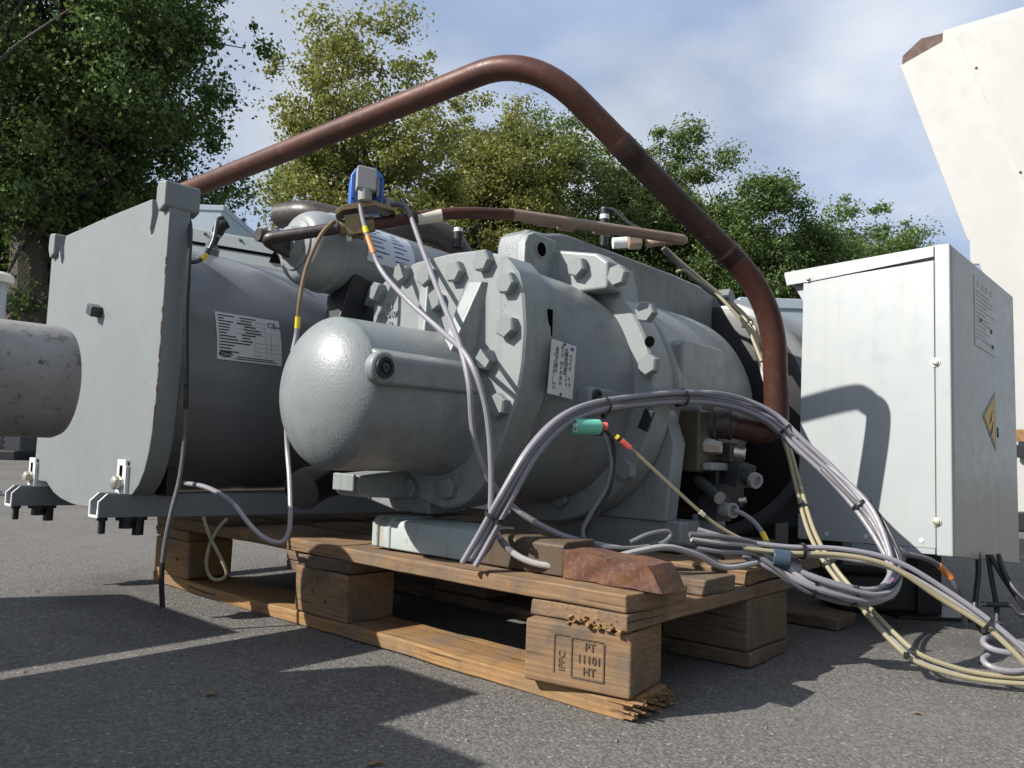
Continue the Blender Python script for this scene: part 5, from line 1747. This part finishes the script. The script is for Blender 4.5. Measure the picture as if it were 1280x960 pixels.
cable('straight beige probe lead with yellow and red bands', [M(770, 545, 1.17), M(776, 550, 1.17), M(800, 571, 1.175), M(840, 608, 1.185), M(880, 644, 1.195), M(910, 665, 1.20), M(960, 690, 1.205)], .0027, 'cab_b',
      ((.0, .13, 'yellow', 'yellow_band', .0012), (.13, .19, 'black', 'dark_band', .0012), (.19, .27, 'red', 'red_band', .0016), (.66, .675, 'tape', 'tape_band', .001)))
cable('pale lavender lead from the lower black plug, yellow-tipped', [M(918, 638, 1.375), M(930, 643, 1.37), M(944, 654, 1.36), M(954, 668, 1.35), M(960, 682, 1.33)], .0042, 'cab_g', ((.72, .95, 'yellow', 'yellow_marker', .0008),))
# brown capillary from the valve, then grey, down past the end cap
cable('brown capillary from the valve turning into a pale cable looped under the rail', [M(418, 276, 1.335), M(404, 290, 1.325), M(392, 312, 1.32), M(381, 342, 1.32), M(374, 380, 1.32), M(371, 415, 1.325), M(366, 440, 1.315)], .0036, 'capil', ((.76, .82, 'yellow', 'yellow_band', .0010), (.82, 1.0, 'cab_g', 'grey_sleeve', .0006)))
cable('pale cable hanging behind the end cap and looping across the rail', [M(368, 430, 1.335), M(362, 470, 1.345), M(358, 520, 1.36), M(359, 560, 1.36), M(362, 600, 1.33), M(363, 645, 1.30), M(360, 668, 1.295), M(350, 678, 1.29), M(330, 672, 1.29), M(311, 654, 1.30), M(294, 632, 1.32), M(276, 618, 1.335), M(254, 608, 1.35), M(230, 604, 1.37)], .0038, 'cab_w', ((.78, 1.0, 'cab_g', 'grey_part', .0004),))
# dark cable down the edge of the end plate
cable('dark cable hanging down the near edge of the end plate', [M(233, 268, 1.385), M(238, 285, 1.36), M(236, 330, 1.345), M(233, 400, 1.345), M(233, 470, 1.35), M(231, 540, 1.355), M(225, 595, 1.345), M(214, 640, 1.325), M(206, 680, 1.315), M(202, 720, 1.31), M(203, 755, 1.31), M(205, 780, 1.31)], .0036, 'cab_d', ((.0, .42, 'black', 'black_sleeve', .0004), (.78, .93, 'black', 'black_sleeve', .0006)))
# sensor lead on the shell
cable('black lead from the shell sensor to the end plate', [M(279, 272, 1.50), M(272, 276, 1.49), M(267, 300, 1.47), M(258, 318, 1.46), M(248, 326, 1.445), M(238, 328, 1.43)], .0040, 'cab_k', ((.62, .76, 'yellow', 'yellow_band', .0008),))
# loop of thin cable hanging under the rail over the far pallet block
cable('beige thin cable loop dangling under the rail at the pallet end', [M(254, 646, 1.45), M(262, 670, 1.44), M(277, 700, 1.43), M(283, 716, 1.43), M(276, 724, 1.43), M(264, 722, 1.43), M(258, 706, 1.43), M(262, 682, 1.435), M(272, 662, 1.44), M(284, 648, 1.45)], .0030, 'cab_b')
# leads on the motor top
cable('grey rigid lead rising from the motor top to the slim copper line', [M(829, 310, 1.68), M(850, 332, 1.70), M(880, 358, 1.72), M(905, 376, 1.73)], .0060, 'cab_d')
cable('black lead from the pressure sensor with a yellow tip', [M(757, 262, 1.755), M(768, 263, 1.75), M(785, 278, 1.74), M(800, 287, 1.73), M(808, 292, 1.72)], .0042, 'cab_k', ((.80, 1.0, 'yellow', 'yellow_marker', .001),))
cable('cream lead lying on the motor ridge', [M(845, 340, 1.70), M(856, 338, 1.70), M(870, 349, 1.71), M(890, 362, 1.72), M(912, 384, 1.70), M(935, 412, 1.68), M(952, 452, 1.62)], .0035, 'cab_b')
MBs = MB().box(M(907, 372, 1.75), (.03, .03, .026), Matrix.Rotation(.5, 3, 'Y'))
tag(MBs.build('junction_clip', MAT['shell'], None, UNIT, M(907, 372, 1.75), bevel=.003), 'small grey clip holding cables on the motor end', 'clip')
# black cables under the cabinet
for lb, pts in (('leftmost black cable hanging straight from the cabinet bottom', [(1222, 690, 1.50), (1223, 715, 1.49), (1220, 745, 1.48), (1219, 766, 1.47), (1226, 786, 1.45), (1238, 792, 1.43), (1250, 778, 1.42)]),
                ('second black cable from the cabinet bottom, nearly straight', [(1235, 694, 1.51), (1240, 725, 1.49), (1246, 760, 1.47), (1246, 790, 1.46)]),
                ('third black cable from the cabinet bottom, slanting to the frame edge', [(1238, 694, 1.50), (1252, 718, 1.48), (1270, 745, 1.46), (1285, 765, 1.45)]),
                ('rightmost black cable from the cabinet bottom', [(1248, 694, 1.50), (1256, 716, 1.47), (1268, 736, 1.45), (1287, 755, 1.43)]),
                ('black cable lying low under the cabinet, sideways', [(1226, 755, 1.47), (1245, 756, 1.46), (1264, 757, 1.45), (1275, 768, 1.44), (1290, 768, 1.43)])):
    cable(lb, [M(*p) for p in pts], .0048, 'cab_k', group='black cables below the cabinet')
cable('short grey cable with an orange band below the cabinet front', [M(1118, 694, 1.28), M(1140, 694, 1.29), M(1164, 701, 1.30), M(1183, 716, 1.31), M(1195, 733, 1.31), M(1202, 748, 1.32), M(1206, 780, 1.33)], .0044, 'cab_d', ((.42, .58, 'orange', 'orange_marker', .0008),))
a, b = M(1116, 727, 1.235), M(1111, 735, 1.228)
tag(MB().tube([a, b], .0085, 14).build('marker_sleeve', MAT['purple'], None, UNIT, a), 'purple marker sleeve on the cable loop by the cabinet', 'marker')
a, b = M(966, 697, 1.195), M(988, 700, 1.19)
tag(MB().tube([a, b], .014, 14).build('tape_wrap', paint('blue_grey_tape', (.035, .06, .085), .4, (.08, .1, .1), .3, 60, 60, 0), None, UNIT, a, bevel=.002), 'blue-grey tape wrap where the cables meet over the pallet', 'tape')
a = Vector(M(808, 525, 1.27))
tg = MB().box(a, (.006, .018, .034), Matrix.Rotation(.4, 3, 'X'))
tag(tg.build('cable_tag', MAT['black'], None, UNIT, tuple(a), bevel=.001), 'black tag hanging from the bundle tie on the motor flange', 'tag')

bpy.context.view_layer.update()
